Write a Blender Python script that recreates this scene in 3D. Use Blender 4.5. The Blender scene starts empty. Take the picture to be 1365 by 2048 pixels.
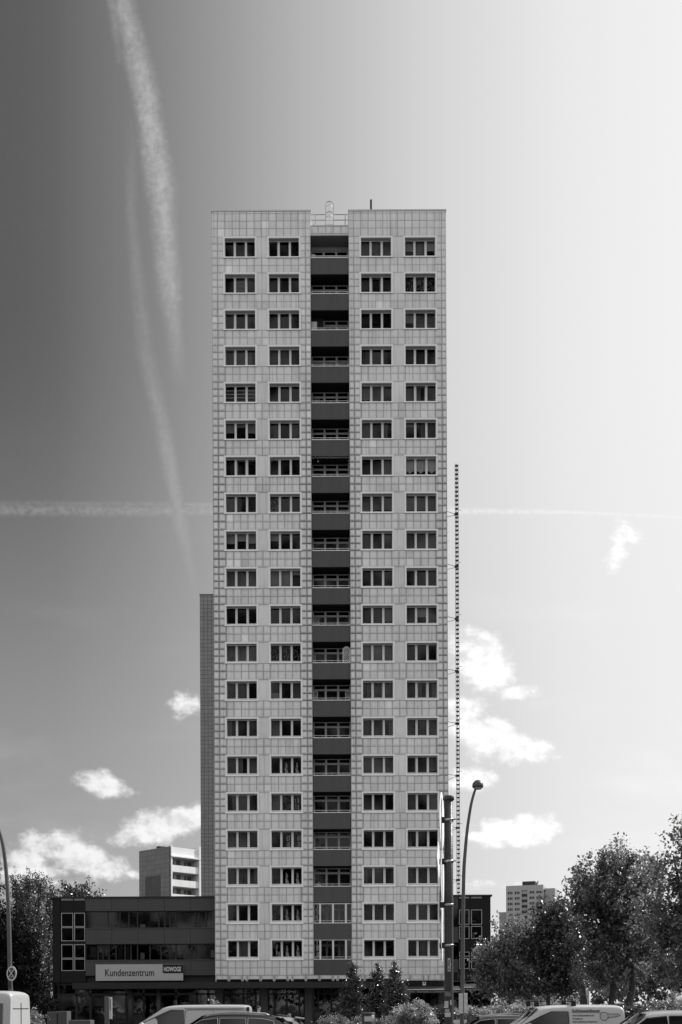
import bpy, bmesh, math, random
import numpy as np
from math import sin, cos, pi, radians
from mathutils import Vector, Matrix

# ------------------------------------------------------------------ camera
F = 2244.0; CX = 682.5; HZ = 2013.0; EYE = 1.82; ROLL = 0.0045
scene = bpy.context.scene
col = scene.collection
cd = bpy.data.cameras.new("camera"); cam = bpy.data.objects.new("camera", cd); col.objects.link(cam)
cam.location = (0, 0, EYE)
cam.rotation_euler = (Matrix.Rotation(0, 4, 'Y') @ Matrix.Rotation(ROLL, 4, 'Y') @ Matrix.Rotation(radians(90), 4, 'X')).to_euler()
cd.sensor_fit = 'VERTICAL'; cd.sensor_height = 24.0; cd.lens = F / 2048 * 24.0
cd.shift_y = (HZ - 1024) / 2048.0; cd.shift_x = 0.0
cd.clip_start = 0.1; cd.clip_end = 5000
scene.camera = cam

# ------------------------------------------------------------------ light
SUN_AZ, SUN_EL = 62.0, 43.0
scene.view_settings.view_transform = 'Standard'; scene.view_settings.look = 'None'
scene.view_settings.exposure = 0.0; scene.view_settings.gamma = 1.0
sd = bpy.data.lights.new("sun", 'SUN'); sd.energy = 5.0; sd.angle = radians(0.5); sd.color = (1, 0.99, 0.98)
sun = bpy.data.objects.new("sun", sd); col.objects.link(sun)
sdir = Vector((sin(radians(SUN_AZ)) * cos(radians(SUN_EL)), cos(radians(SUN_AZ)) * cos(radians(SUN_EL)), sin(radians(SUN_EL))))
sun.rotation_euler = sdir.to_track_quat('Z', 'Y').to_euler()

def unroll(px, py):
    dx = px - CX; h = HZ - py
    return dx + ROLL * h, h - ROLL * dx
def P(px, py, Y):
    dx, h = unroll(px, py)
    return Vector((dx * Y / F, Y, EYE + h * Y / F))

class E:
    """tiny expression helper for math nodes"""
    nt = None
    def __init__(s, k): s.k = k
    @staticmethod
    def op(o, *a):
        n = E.nt.nodes.new('ShaderNodeMath'); n.operation = o
        for i, x in enumerate(a):
            if isinstance(x, E): E.nt.links.new(x.k, n.inputs[i])
            else: n.inputs[i].default_value = x
        return E(n.outputs[0])
    def __add__(s, o): return E.op('ADD', s, o)
    def __radd__(s, o): return E.op('ADD', s, o)
    def __sub__(s, o): return E.op('SUBTRACT', s, o)
    def __rsub__(s, o): return E.op('SUBTRACT', o, s)
    def __mul__(s, o): return E.op('MULTIPLY', s, o)
    def __rmul__(s, o): return E.op('MULTIPLY', s, o)
    def __truediv__(s, o): return E.op('DIVIDE', s, o)
def smooth(x, a, b):
    n = E.nt.nodes.new('ShaderNodeMapRange'); n.interpolation_type = 'SMOOTHSTEP'
    E.nt.links.new(x.k, n.inputs[0]); n.inputs[1].default_value = a; n.inputs[2].default_value = b
    n.inputs[3].default_value = 0; n.inputs[4].default_value = 1
    return E(n.outputs[0])
def mx(a, b): return E.op('MAXIMUM', a, b)
def ramp(x, stops):
    n = E.nt.nodes.new('ShaderNodeFloatCurve'); c = n.mapping.curves[0]
    x0, x1 = stops[0][0], stops[-1][0]; ym = max(s[1] for s in stops)
    pts = [((a - x0) / (x1 - x0), b / ym) for a, b in stops]
    c.points[0].location = pts[0]; c.points[1].location = pts[-1]
    for p in pts[1:-1]: c.points.new(*p)
    for p in c.points: p.handle_type = 'AUTO_CLAMPED'
    n.mapping.update()
    y = (x - x0) * (1 / (x1 - x0))
    E.nt.links.new(y.k, n.inputs['Value'])
    return E(n.outputs[0]) * ym

world = bpy.data.worlds.new("World"); scene.world = world; world.use_nodes = True
wt = world.node_tree; wt.nodes.clear(); E.nt = wt
bg = wt.nodes.new('ShaderNodeBackground'); wo = wt.nodes.new('ShaderNodeOutputWorld')
wt.links.new(bg.outputs[0], wo.inputs[0])
sky = wt.nodes.new('ShaderNodeTexSky'); sky.sky_type = 'NISHITA'; sky.sun_disc = False
sky.sun_elevation = radians(SUN_EL); sky.sun_rotation = radians(SUN_AZ)
sky.dust_density = 1.5; sky.ozone_density = 1.0
bwn = wt.nodes.new('ShaderNodeSeparateColor'); wt.links.new(sky.outputs[0], bwn.inputs[0])
nish = E(bwn.outputs[0]) * 0.7 + E(bwn.outputs[1]) * 0.3      # a red filter on black-and-white film
tc = wt.nodes.new('ShaderNodeTexCoord'); sx = wt.nodes.new('ShaderNodeSeparateXYZ')
wt.links.new(tc.outputs['Generated'], sx.inputs[0])
DX, DY, DZ = E(sx.outputs[0]), E(sx.outputs[1]), E(sx.outputs[2])
az = E.op('ARCTAN2', DX, DY) * (180 / pi)
el = E.op('ARCSINE', DZ) * (180 / pi)
AZR = [(-180, .80), (-120, .86), (-80, .5), (-45, .15), (-28, .09), (-17, .108), (-12, .172), (-8, .262), (0, .50), (8, .71), (17, .82), (35, .86), (70, .9), (110, .85), (180, .80)]
ELR = [(-90, 1.0), (0, 1.0), (90, 1.0)]
azf = ramp(az, AZR)
# nearer the horizon the air is paler on the side away from the sun
low = smooth(el, 32.0, 2.0)
azf2 = azf + low * E.op('MAXIMUM', 0.62 - azf, 0.0) * 0.56
skyL = azf2 * (nish * 0.05 + 0.91) * (1.0 - low * 0.11)
frontm = smooth(DY, 0.02, 0.1)
U = DX / mx(DY, 0.05); V = DZ / mx(DY, 0.05)
cmb = wt.nodes.new('ShaderNodeCombineXYZ'); wt.links.new(U.k, cmb.inputs[0]); wt.links.new(V.k, cmb.inputs[1])
def noise(scale, detail=6, rough=0.6, vec=None, sv=(1, 1), loc=(0, 0)):
    mp = wt.nodes.new('ShaderNodeMapping'); mp.inputs['Location'].default_value = (loc[0], loc[1], 0); mp.inputs['Scale'].default_value = (sv[0], sv[1], 1)
    wt.links.new((vec or cmb).outputs[0], mp.inputs[0])
    n = wt.nodes.new('ShaderNodeTexNoise'); n.inputs['Scale'].default_value = scale
    n.inputs['Detail'].default_value = detail; n.inputs['Roughness'].default_value = rough
    wt.links.new(mp.outputs[0], n.inputs['Vector'])
    return E(n.outputs[0])
n1 = noise(30, 10, .66, sv=(1, 1.25)); n2 = noise(70, 6, .6); n1s = noise(30, 10, .66, sv=(1, 1.25), loc=(.0045, .0075)); n1 = noise(30, 5, .6, sv=(1, 1.25)) * .35 + n1 * .65
def blob(px, py, rx, ry, ang=0):
    dx, h = unroll(px, py); u0, v0 = dx / F, h / F
    a = U - u0; b = V - v0
    if ang:
        c_, s_ = cos(radians(ang)), sin(radians(ang))
        a, b = a * c_ + b * s_, b * c_ - a * s_
    a = a * (F / rx); b = b * (F / ry)
    return 1.0 - E.op('SQRT', a * a + b * b)
CL = [ # px, py, rx, ry, angle, strength
 (150, 1712, 100, 38, -8, 1), (60, 1722, 70, 30, 0, .8), (215, 1735, 55, 24, -12, .8),
 (330, 1655, 95, 38, 12, 1), (245, 1680, 52, 20, 0, .8), (400, 1635, 60, 30, 20, 1), (100, 1765, 90, 16, 0, .6), (268, 1748, 28, 14, 0, .6),
 (212, 1569, 66, 26, -14, .9), (365, 1410, 42, 34, 15, .85),
 (975, 1325, 70, 52, -40, 1.25), (1035, 1385, 50, 17, 0, .8), (930, 1290, 40, 34, 0, .8),
 (985, 1480, 92, 44, -16, 1.25), (1065, 1503, 56, 26, 0, 1.0), (930, 1420, 50, 34, 0, 1), (940, 1560, 55, 26, 0, .9),
 (1030, 1662, 96, 34, 6, 1.3), (985, 1670, 50, 25, 0, 1), (1085, 1650, 40, 22, 0, 1.05), (950, 1672, 46, 17, 0, .7),
 (1240, 1095, 30, 58, -20, .8), (1262, 1072, 22, 30, 0, .7), (120, 1690, 90, 34, 4, .85), (60, 1745, 110, 26, 0, .8), (1000, 1770, 90, 14, 0, .3)]
cm = None
for px, py, rx, ry, a, st in CL:
    b = mx(blob(px, py, rx * 1.25, ry * 1.3, a), 0.0 - 1.0) * st
    cm = b if cm is None else mx(cm, b)
cden = smooth(cm + (n1 - 0.5) * 1.75 + (n2 - .5) * .30, 0.12, 0.66)
cshade = smooth((n1 - n1s) * 2.4 + cm * .3, -0.35, 0.5)
cloudL = 0.58 + cshade * 0.30 + azf * 0.30
# contrails
def trail(pts_w, nse, amp=1.0):
    out = None
    for (x0, y0, w0, x1, y1, w1, s0, s1) in pts_w:
        a = unroll(x0, y0); b = unroll(x1, y1)
        a = (a[0] / F, a[1] / F); b = (b[0] / F, b[1] / F)
        L = math.hypot(b[0] - a[0], b[1] - a[1]); tx, ty = (b[0] - a[0]) / L, (b[1] - a[1]) / L
        wob = (nse - .5) * (14 / F)
        t = ((U - a[0]) * tx + (V - a[1]) * ty) / L
        tcl = E.op('MINIMUM', mx(t, 0.0), 1.0)
        ex, ey = U - a[0] - tcl * (tx * L) + wob, V - a[1] - tcl * (ty * L)
        d = E.op('SQRT', ex * ex + ey * ey)
        wd = tcl * ((w1 - w0) / F) + w0 / F
        st = tcl * (s1 - s0) + s0
        prof = mx(1.0 - d / wd, 0.0)
        v = smooth(prof + (n6 - .5) * .35, 0.0, 1.0) * st
        out = v if out is None else mx(out, v)
    return out
n4 = noise(120, 5, .65, sv=(1, .55)); n5 = noise(45, 5, .6, sv=(1, .35)); n6 = noise(200, 4, .6)
tr = trail([(243, -10, 32, 290, 180, 36, .55, .60), (290, 180, 36, 322, 380, 40, .60, .62), (322, 380, 36, 342, 600, 32, .60, .42), (342, 600, 30, 362, 780, 22, .36, .0),
            (262, 200, 20, 262, 420, 18, .0, .14), (262, 420, 18, 290, 700, 26, .11, .17), (290, 700, 26, 335, 900, 24, .17, .26), (335, 900, 24, 362, 1040, 20, .26, .20), (362, 1040, 20, 395, 1200, 14, .2, .0),
            (225, -10, 18, 240, 120, 12, .3, .1)], n5)
tr = tr * (0.42 + smooth(n4 * .4 + n5 * .35 + n6 * .25, .36, .66) * .62)
th = trail([(-20, 1020, 18, 430, 1022, 15, .17, .15), (-20, 1006, 10, 430, 1010, 8, .07, .12), (890, 1022, 11, 1130, 1024, 7, .6, .62), (1130, 1024, 6, 1380, 1035, 5, .62, .5)], n6)
th = th * (smooth(n6 * .6 + n4 * .4, .35, .62) * 1.0 + .35)
wisp = smooth(noise(5, 6, .55, sv=(1, 3.2)), .5, .85) * smooth(el, 30.0, 6.0) * .10
base = skyL + wisp
withtr = base + (1.0 - base) * mx(tr, th) * frontm * 0.55
m = cden * frontm
final = withtr * (1.0 - m) + cloudL * m
final = mx(final, 0.0) * 1.0
cc = wt.nodes.new('ShaderNodeCombineColor')
for i in range(3): wt.links.new(final.k, cc.inputs[i])
WS = 0.12
kk = E(cc.outputs[0])
sc_ = wt.nodes.new('ShaderNodeVectorMath'); sc_.operation = 'SCALE'; sc_.inputs['Scale'].default_value = 1 / WS
wt.links.new(cc.outputs[0], sc_.inputs[0]); wt.links.new(sc_.outputs[0], bg.inputs['Color'])
bg.inputs['Strength'].default_value = WS

# ------------------------------------------------------------------ materials (grey: the place as a black-and-white film sees it)
def mat(name, v, rough=.6, var=.12, scale=3.0, bump=0.0, spec=.2, metal=0.0, streak=False, bscale=None, world=False):
    m = bpy.data.materials.new(name); m.use_nodes = True
    nt = m.node_tree; E.nt = nt
    b = nt.nodes['Principled BSDF']; b.inputs['Roughness'].default_value = rough
    b.inputs['Specular IOR Level'].default_value = spec; b.inputs['Metallic'].default_value = metal
    t = nt.nodes.new('ShaderNodeTexCoord'); n = nt.nodes.new('ShaderNodeTexNoise'); mp = nt.nodes.new('ShaderNodeMapping')
    if world:
        ge = nt.nodes.new('ShaderNodeNewGeometry'); nt.links.new(ge.outputs['Position'], mp.inputs[0])
    else: nt.links.new(t.outputs['Object'], mp.inputs[0])
    nt.links.new(mp.outputs[0], n.inputs['Vector'])
    if streak: mp.inputs['Scale'].default_value = (1, 1, .18)
    n.inputs['Scale'].default_value = scale; n.inputs['Detail'].default_value = 5
    val = ((E(n.outputs[0]) - .5) * (2 * var) + 1.0) * v
    c = nt.nodes.new('ShaderNodeCombineColor')
    for i in range(3): nt.links.new(val.k, c.inputs[i])
    nt.links.new(c.outputs[0], b.inputs['Base Color'])
    if bump:
        n2 = nt.nodes.new('ShaderNodeTexNoise'); n2.inputs['Scale'].default_value = bscale or scale * 6
        nt.links.new(t.outputs['Object'], n2.inputs['Vector'])
        bp = nt.nodes.new('ShaderNodeBump'); bp.inputs['Strength'].default_value = bump; bp.inputs['Distance'].default_value = .02
        nt.links.new(n2.outputs[0], bp.inputs['Height']); nt.links.new(bp.outputs[0], b.inputs['Normal'])
    return m
def glassmat(name, tint=.55, refl=.06, bump=.03, bs=1.5):
    m = bpy.data.materials.new(name); m.use_nodes = True; nt = m.node_tree; nt.nodes.clear()
    o = nt.nodes.new('ShaderNodeOutputMaterial'); mix = nt.nodes.new('ShaderNodeMixShader')
    tr_ = nt.nodes.new('ShaderNodeBsdfTransparent'); tr_.inputs[0].default_value = (tint,) * 3 + (1,)
    g = nt.nodes.new('ShaderNodeBsdfGlossy'); g.inputs['Roughness'].default_value = .02
    lw = nt.nodes.new('ShaderNodeFresnel'); lw.inputs[0].default_value = 1.5
    t = nt.nodes.new('ShaderNodeNewGeometry'); n = nt.nodes.new('ShaderNodeTexNoise'); n.inputs['Scale'].default_value = bs
    nt.links.new(t.outputs['Position'], n.inputs['Vector'])
    nv = nt.nodes.new('ShaderNodeTexNoise'); nv.inputs['Scale'].default_value = .45; nv.inputs['Detail'].default_value = 1; nt.links.new(t.outputs['Position'], nv.inputs['Vector'])
    bp = nt.nodes.new('ShaderNodeBump'); bp.inputs['Strength'].default_value = bump; bp.inputs['Distance'].default_value = .3
    nt.links.new(n.outputs[0], bp.inputs['Height']); nt.links.new(bp.outputs[0], g.inputs['Normal'])
    E.nt = nt; f = E(lw.outputs[0]) * (refl / .04) * (smooth(E(nv.outputs[0]), .38, .68) * 2.2 + .25)
    nt.links.new(f.k, mix.inputs[0]); nt.links.new(tr_.outputs[0], mix.inputs[1]); nt.links.new(g.outputs[0], mix.inputs[2])
    nt.links.new(mix.outputs[0], o.inputs[0])
    return m
def tilemat():
    m = bpy.data.materials.new("glazed_tile"); m.use_nodes = True; nt = m.node_tree; E.nt = nt
    b = nt.nodes['Principled BSDF']; b.inputs['Roughness'].default_value = .45
    uv = nt.nodes.new('ShaderNodeUVMap'); uv.uv_map = 'UVMap'; s = nt.nodes.new('ShaderNodeSeparateXYZ'); nt.links.new(uv.outputs[0], s.inputs[0])
    u, v = E(s.outputs[0]), E(s.outputs[1])
    at = nt.nodes.new('ShaderNodeAttribute'); at.attribute_name = 'tile'; sc = nt.nodes.new('ShaderNodeSeparateColor'); nt.links.new(at.outputs['Color'], sc.inputs[0])
    rnd, dirt_shade = E(sc.outputs[0]), E(sc.outputs[1])
    t = nt.nodes.new('ShaderNodeTexCoord'); n = nt.nodes.new('ShaderNodeTexNoise'); n.inputs['Scale'].default_value = 2.2; n.inputs['Detail'].default_value = 6
    nt.links.new(t.outputs['Object'], n.inputs['Vector']); ns = E(n.outputs[0])
    n_ = nt.nodes.new('ShaderNodeTexNoise'); n_.inputs['Scale'].default_value = .25; n_.inputs['Detail'].default_value = 4
    nt.links.new(t.outputs['Object'], n_.inputs['Vector']); big = E(n_.outputs[0])
    mp = nt.nodes.new('ShaderNodeMapping'); mp.inputs['Scale'].default_value = (5.5, 1, .16); nt.links.new(t.outputs['Object'], mp.inputs[0])
    n3_ = nt.nodes.new('ShaderNodeTexNoise'); n3_.inputs['Scale'].default_value = 1.0; n3_.inputs['Detail'].default_value = 5; nt.links.new(mp.outputs[0], n3_.inputs['Vector']); stk = smooth(E(n3_.outputs[0]), .5, .72)
    eu = E.op('MINIMUM', u, 1.0 - u); ev_b = v; ev_t = 1.0 - v
    du = smooth(eu + (ns - .5) * .10, .28, .0) * .75
    db = smooth(ev_b + (ns - .5) * .22, .38, .0)
    dt = smooth(ev_t + (ns - .5) * .1, .16, .0) * .45
    d = mx(mx(du, db), dt) * dirt_shade * (ns * 1.1 + .35)  # joint grime plus pillow shading painted into the tile edges
    line = smooth(E.op('MINIMUM', eu, E.op('MINIMUM', ev_b, ev_t)), .03, .0) * .16
    val = ((rnd - .5) * .22 + (ns - .5) * .12 + (big - .5) * .34 + 1.0) * .70 * (1.0 - d * .74) * (1.0 - line) * (1.0 - stk * .24)
    c = nt.nodes.new('ShaderNodeCombineColor')
    for i in range(3): nt.links.new(val.k, c.inputs[i])
    nt.links.new(c.outputs[0], b.inputs['Base Color'])
    return m
def gridmat(name, v, w, h, axis='X', mort=.03, mv=.3, dark=None):
    m = bpy.data.materials.new(name); m.use_nodes = True; nt = m.node_tree; E.nt = nt
    b = nt.nodes['Principled BSDF']; b.inputs['Roughness'].default_value = .6
    t = nt.nodes.new('ShaderNodeTexCoord'); s = nt.nodes.new('ShaderNodeSeparateXYZ'); nt.links.new(t.outputs['Object'], s.inputs[0])
    c = nt.nodes.new('ShaderNodeCombineXYZ'); nt.links.new(s.outputs[0 if axis == 'X' else 1], c.inputs[0]); nt.links.new(s.outputs[2], c.inputs[1])
    br = nt.nodes.new('ShaderNodeTexBrick'); br.offset = 0; br.squash = 1
    nt.links.new(c.outputs[0], br.inputs['Vector']); br.inputs['Scale'].default_value = 1
    br.inputs['Color1'].default_value = (v,) * 3 + (1,); br.inputs['Color2'].default_value = (v * .86,) * 3 + (1,)
    br.inputs['Mortar'].default_value = (v * mv,) * 3 + (1,); br.inputs['Mortar Size'].default_value = mort; br.inputs['Mortar Smooth'].default_value = .3
    br.inputs['Brick Width'].default_value = w; br.inputs['Row Height'].default_value = h
    n = nt.nodes.new('ShaderNodeTexNoise'); n.inputs['Scale'].default_value = .6; n.inputs['Detail'].default_value = 6
    nt.links.new(t.outputs['Object'], n.inputs['Vector'])
    vm = nt.nodes.new('ShaderNodeVectorMath'); vm.operation = 'SCALE'; nt.links.new(br.outputs[0], vm.inputs[0])
    k = (E(n.outputs[0]) - .5) * .4 + 1.0; nt.links.new(k.k, vm.inputs['Scale'])
    nt.links.new(vm.outputs[0], b.inputs['Base Color'])
    return m
def leafmat(name, v, var=.5, rough=.4, trans=.25, spec=1.0, ts=2.2):
    m = bpy.data.materials.new(name); m.use_nodes = True; nt = m.node_tree; E.nt = nt
    b = nt.nodes['Principled BSDF']; b.inputs['Roughness'].default_value = rough; b.inputs['Specular IOR Level'].default_value = spec
    at = nt.nodes.new('ShaderNodeAttribute'); at.attribute_name = 'tile'; sc = nt.nodes.new('ShaderNodeSeparateColor'); nt.links.new(at.outputs['Color'], sc.inputs[0])
    val = ((E(sc.outputs[0]) - .5) * 2 * var + 1.0) * v
    c = nt.nodes.new('ShaderNodeCombineColor')
    for i in range(3): nt.links.new(val.k, c.inputs[i])
    nt.links.new(c.outputs[0], b.inputs['Base Color'])
    tl = nt.nodes.new('ShaderNodeBsdfTranslucent'); tv = nt.nodes.new('ShaderNodeVectorMath'); tv.operation = 'SCALE'; tv.inputs['Scale'].default_value = ts
    nt.links.new(c.outputs[0], tv.inputs[0]); nt.links.new(tv.outputs[0], tl.inputs[0])
    mix = nt.nodes.new('ShaderNodeMixShader'); mix.inputs[0].default_value = trans
    nt.links.new(b.outputs[0], mix.inputs[1]); nt.links.new(tl.outputs[0], mix.inputs[2])
    nt.links.new(mix.outputs[0], nt.nodes['Material Output'].inputs[0])
    return m

M = dict(
 tile=tilemat(), joint=mat('joint', .05, .9, .3, 4), surround=mat('surround', .84, .6, .08, 2), reveal=mat('reveal', .34, .8, .12, 4), frame=mat('window_frame', .68, .5, .08, 3),
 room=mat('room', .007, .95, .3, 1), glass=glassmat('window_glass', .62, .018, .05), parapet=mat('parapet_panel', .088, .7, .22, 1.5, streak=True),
 soffit=mat('soffit', .018, .8, .2, 2), soffit_light=mat('soffit_light', .26, .8, .1, 2), bframe=mat('balcony_frame', .42, .6, .15, 2), recess=mat('recess_wall', .10, .8, .2, 2),  # soffit: shade of the deep recess put into its near-black colour
 metal=mat('galvanised_metal', .42, .38, .15, 8, metal=.6), white_metal=mat('white_metal', .8, .5, .1, 6), dark_metal=mat('dark_metal', .03, .5, .3, 5),
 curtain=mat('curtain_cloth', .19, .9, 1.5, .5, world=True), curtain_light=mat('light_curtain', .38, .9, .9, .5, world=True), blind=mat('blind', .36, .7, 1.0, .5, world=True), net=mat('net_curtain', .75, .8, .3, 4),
 band=mat('fibre_cement_band', .072, .7, .10, 1.2, streak=True), black=mat('black_cladding', .009, .55, .3, 1.5), sglass=glassmat('shop_glass', .4, .05, .04, .8), dglass=glassmat('office_glass', .35, .019, .05, .8),
 sill_light=mat('light_sill', .35, .5, .1, 4), canopy=mat('canopy_fascia', .028, .7, .15, 1.5), concrete=mat('concrete', .07, .85, .3, 2, bump=.3),
 sign=mat('sign_panel', .42, .45, .05, 1), sign_dark=mat('sign_dark', .014, .5, .1, 2), letter_dark=mat('dark_lettering', .02, .6, .05, 2), letter_light=mat('light_lettering', .6, .6, .05, 2),
 asphalt=mat('asphalt', .05, .9, .35, .8, bump=.4), paving=mat('paving', .16, .85, .25, 1.5, bump=.3), kerb=mat('kerb_stone', .3, .8, .2, 2), grass=mat('lawn', .06, .9, .4, 1.0, bump=.5),
 van_white=mat('white_paint', .42, .28, .03, .8, spec=.6), car_black=mat('black_paint', .012, .12, .1, .8, spec=.7), car_silver=mat('silver_paint', .38, .25, .04, .8, metal=.4), car_grey=mat('dark_grey_paint', .05, .18, .05, .8, spec=.7),
 tyre=mat('tyre_rubber', .02, .9, .2, 8), rim=mat('alloy_rim', .4, .35, .1, 6, metal=.8), cglass=glassmat('car_glass', .12, .035, .0, 1), trim=mat('black_trim', .02, .55, .2, 6), lampm=mat('lamp_lens', .35, .12, .2, 9), seat=mat('seat_cloth', .04, .9, .2, 5),
 pole=mat('pole_paint', .045, .38, .35, 9, bump=.2), pole_grey=mat('grey_pole_paint', .09, .35, .25, 5), sign_face=mat('white_sign_face', .8, .4, .05, 2), sticker=mat('sticker_paper', .5, .6, .3, 14),
 bark=mat('bark', .06, .9, .4, 6, bump=.8), leaf_flower=leafmat('flower_leaf', .3, var=.9, rough=.5, trans=.2), leaf_black=leafmat('shaded_leaf', .006, rough=.7, trans=.03, spec=.1), leaf=leafmat('leaf', .07, var=.95, rough=.34, trans=.32, ts=5.0), leaf_dark=leafmat('dark_leaf', .022, var=.95, rough=.32, trans=.25, ts=5.0), leaf_bright=leafmat('bright_leaf', .17, var=.85, rough=.32, trans=.35, ts=3.0), leaf_gloss=leafmat('gloss_leaf', .045, rough=.26, trans=.2),  # leaf_black carries the shade over the left trees in its colour
 skin=mat('skin', .38, .6, .1, 10), hair=mat('hair', .05, .7, .3, 30), shirt=mat('shirt', .5, .85, .15, 12), trousers=mat('trousers', .05, .9, .2, 12),
 roofing=mat('roofing', .08, .9, .3, 1), cap=mat('roof_cap', .55, .5, .1, 2),
 twin=gridmat('twin_tile', .22, .56, .56, 'X', .035, .3), twinY=gridmat('twin_tile_side', .3, .56, .56, 'Y', .035, .3), sideY=gridmat('side_tile', .6, .56, .56, 'Y', .03, .4), sideX=gridmat('back_tile', .6, .56, .56, 'X', .03, .4),
 slab_grid=gridmat('slab_gable_tile', .27, 1.4, .93, 'X', .04, .45), slab_dark=gridmat('slab_gable_dark', .16, 1.4, .93, 'X', .04, .5), slab_white=mat('slab_white', .85, .6, .06, .4), far_wall=mat('far_wall', .4, .7, .06, .1, streak=True), far_wing=mat('far_wing', .36, .7, .06, .1),
 far_glass=mat('far_glass', .05, .3, .5, .35), far_dark=mat('far_dark', .045, .7, .3, .2), awning=mat('awning', .045, .8, .2, 3), awning_edge=mat('awning_edge', .7, .6, .1, 3),
)

# ------------------------------------------------------------------ mesh helpers
class MB:
    def __init__(s): s.v = []; s.f = []; s.mi = []; s.uv = []; s.c = []
    def face(s, idx, mi=0, uv=None, c=None):
        s.f.append(idx); s.mi.append(mi); s.uv.append(uv); s.c.append(c)
    def poly(s, pts, mi=0, uv=None, c=None):
        b = len(s.v); s.v += [tuple(p) for p in pts]; s.face(list(range(b, b + len(pts))), mi, uv, c)
    def box(s, x0, x1, y0, y1, z0, z1, mi=0, skip=''):
        b = len(s.v)
        s.v += [(x0, y0, z0), (x1, y0, z0), (x1, y1, z0), (x0, y1, z0), (x0, y0, z1), (x1, y0, z1), (x1, y1, z1), (x0, y1, z1)]
        F_ = {'b': (0, 3, 2, 1), 't': (4, 5, 6, 7), 'f': (0, 1, 5, 4), 'k': (2, 3, 7, 6), 'l': (3, 0, 4, 7), 'r': (1, 2, 6, 5)}
        for k, q in F_.items():
            if k not in skip: s.face([b + i for i in q], mi)
        return s
    def tube(s, pts, r, n=8, mi=0, cap=True):
        pts = [Vector(p) for p in pts]; rs = r if isinstance(r, (list, tuple)) else [r] * len(pts)
        base = len(s.v); up = None
        for i, p in enumerate(pts):
            t = (pts[min(i + 1, len(pts) - 1)] - pts[max(i - 1, 0)]).normalized()
            if up is None: up = Vector((0, 0, 1)) if abs(t.z) < .9 else Vector((1, 0, 0))
            a = t.cross(up).normalized(); b = a.cross(t).normalized(); up = b
            for k in range(n):
                q = p + (a * cos(2 * pi * k / n) + b * sin(2 * pi * k / n)) * rs[i]; s.v.append(tuple(q))
        for i in range(len(pts) - 1):
            for k in range(n):
                k2 = (k + 1) % n
                s.face([base + i * n + k, base + i * n + k2, base + (i + 1) * n + k2, base + (i + 1) * n + k][::-1], mi)
        if cap:
            s.face([base + k for k in range(n)], mi); s.face([base + (len(pts) - 1) * n + k for k in range(n)][::-1], mi)
        return s
    def lathe(s, prof, c=(0, 0, 0), n=20, mi=0, axis='Z'):
        base = len(s.v)
        for r, z in prof:
            for k in range(n):
                a = 2 * pi * k / n; x, y = r * cos(a), r * sin(a)
                if axis == 'Z': p = (c[0] + x, c[1] + y, c[2] + z)
                elif axis == 'Y': p = (c[0] + x, c[1] + z, c[2] - y)
                else: p = (c[0] + z, c[1] + x, c[2] + y)
                s.v.append(p)
        for i in range(len(prof) - 1):
            for k in range(n):
                k2 = (k + 1) % n
                s.face([base + i * n + k, base + i * n + k2, base + (i + 1) * n + k2, base + (i + 1) * n + k], mi)
        s.face([base + k for k in range(n)][::-1], mi); s.face([base + (len(prof) - 1) * n + k for k in range(n)], mi)
        return s
    def prism(s, pts, y0, y1, mi=0):   # pts = (x,z) outline counter-clockwise seen from -y
        n = len(pts); b = len(s.v)
        s.v += [(x, y0, z) for x, z in pts] + [(x, y1, z) for x, z in pts]
        s.face(list(range(b, b + n)), mi); s.face(list(range(b + n, b + 2 * n))[::-1], mi)
        for i in range(n):
            j = (i + 1) % n; s.face([b + j, b + i, b + n + i, b + n + j], mi)
        return s
    def mesh(s, name, mats, smoothf=False):
        me = bpy.data.meshes.new(name); me.from_pydata(s.v, [], s.f)
        for m_ in (mats if isinstance(mats, (list, tuple)) else [mats]): me.materials.append(m_)
        me.polygons.foreach_set('material_index', s.mi)
        if any(u is not None for u in s.uv):
            me.uv_layers.new(name='UVMap'); me.color_attributes.new('tile', 'FLOAT_COLOR', 'CORNER')
            ua, cl_ = [], []
            for f, u, c in zip(s.f, s.uv, s.c):
                for i in range(len(f)):
                    ua += list(u[i]) if u else [.5, .5]; cl_ += [c[0], c[1], 0, 1] if c else [.5, 0, 0, 1]
            me.uv_layers['UVMap'].data.foreach_set('uv', ua); me.color_attributes['tile'].data.foreach_set('color', cl_)
        if smoothf: me.polygons.foreach_set('use_smooth', [True] * len(me.polygons))
        me.update(); return me
    def build(s, name, mats, parent=None, smoothf=False, loc=None, bevel=0):
        o = link(name, s.mesh(name, mats, smoothf), parent, loc)
        if bevel:
            b = o.modifiers.new('bevel', 'BEVEL'); b.width = bevel; b.segments = 2; b.limit_method = 'ANGLE'
        return o
def link(name, me, parent=None, loc=None):
    o = bpy.data.objects.new(name, me); col.objects.link(o); o.parent = parent
    if loc is not None: o.location = loc
    return o
def tag(o, label=None, cat=None, group=None, kind=None):
    if label: o['label'] = label
    if cat: o['category'] = cat
    if group: o['group'] = group
    if kind: o['kind'] = kind
    return o
def empty(name, loc, label, cat, group=None, rz=0):
    o = bpy.data.objects.new(name, None); col.objects.link(o); o.location = loc; o.rotation_euler = (0, 0, rz); o.empty_display_size = .2
    return tag(o, label, cat, group)
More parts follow.
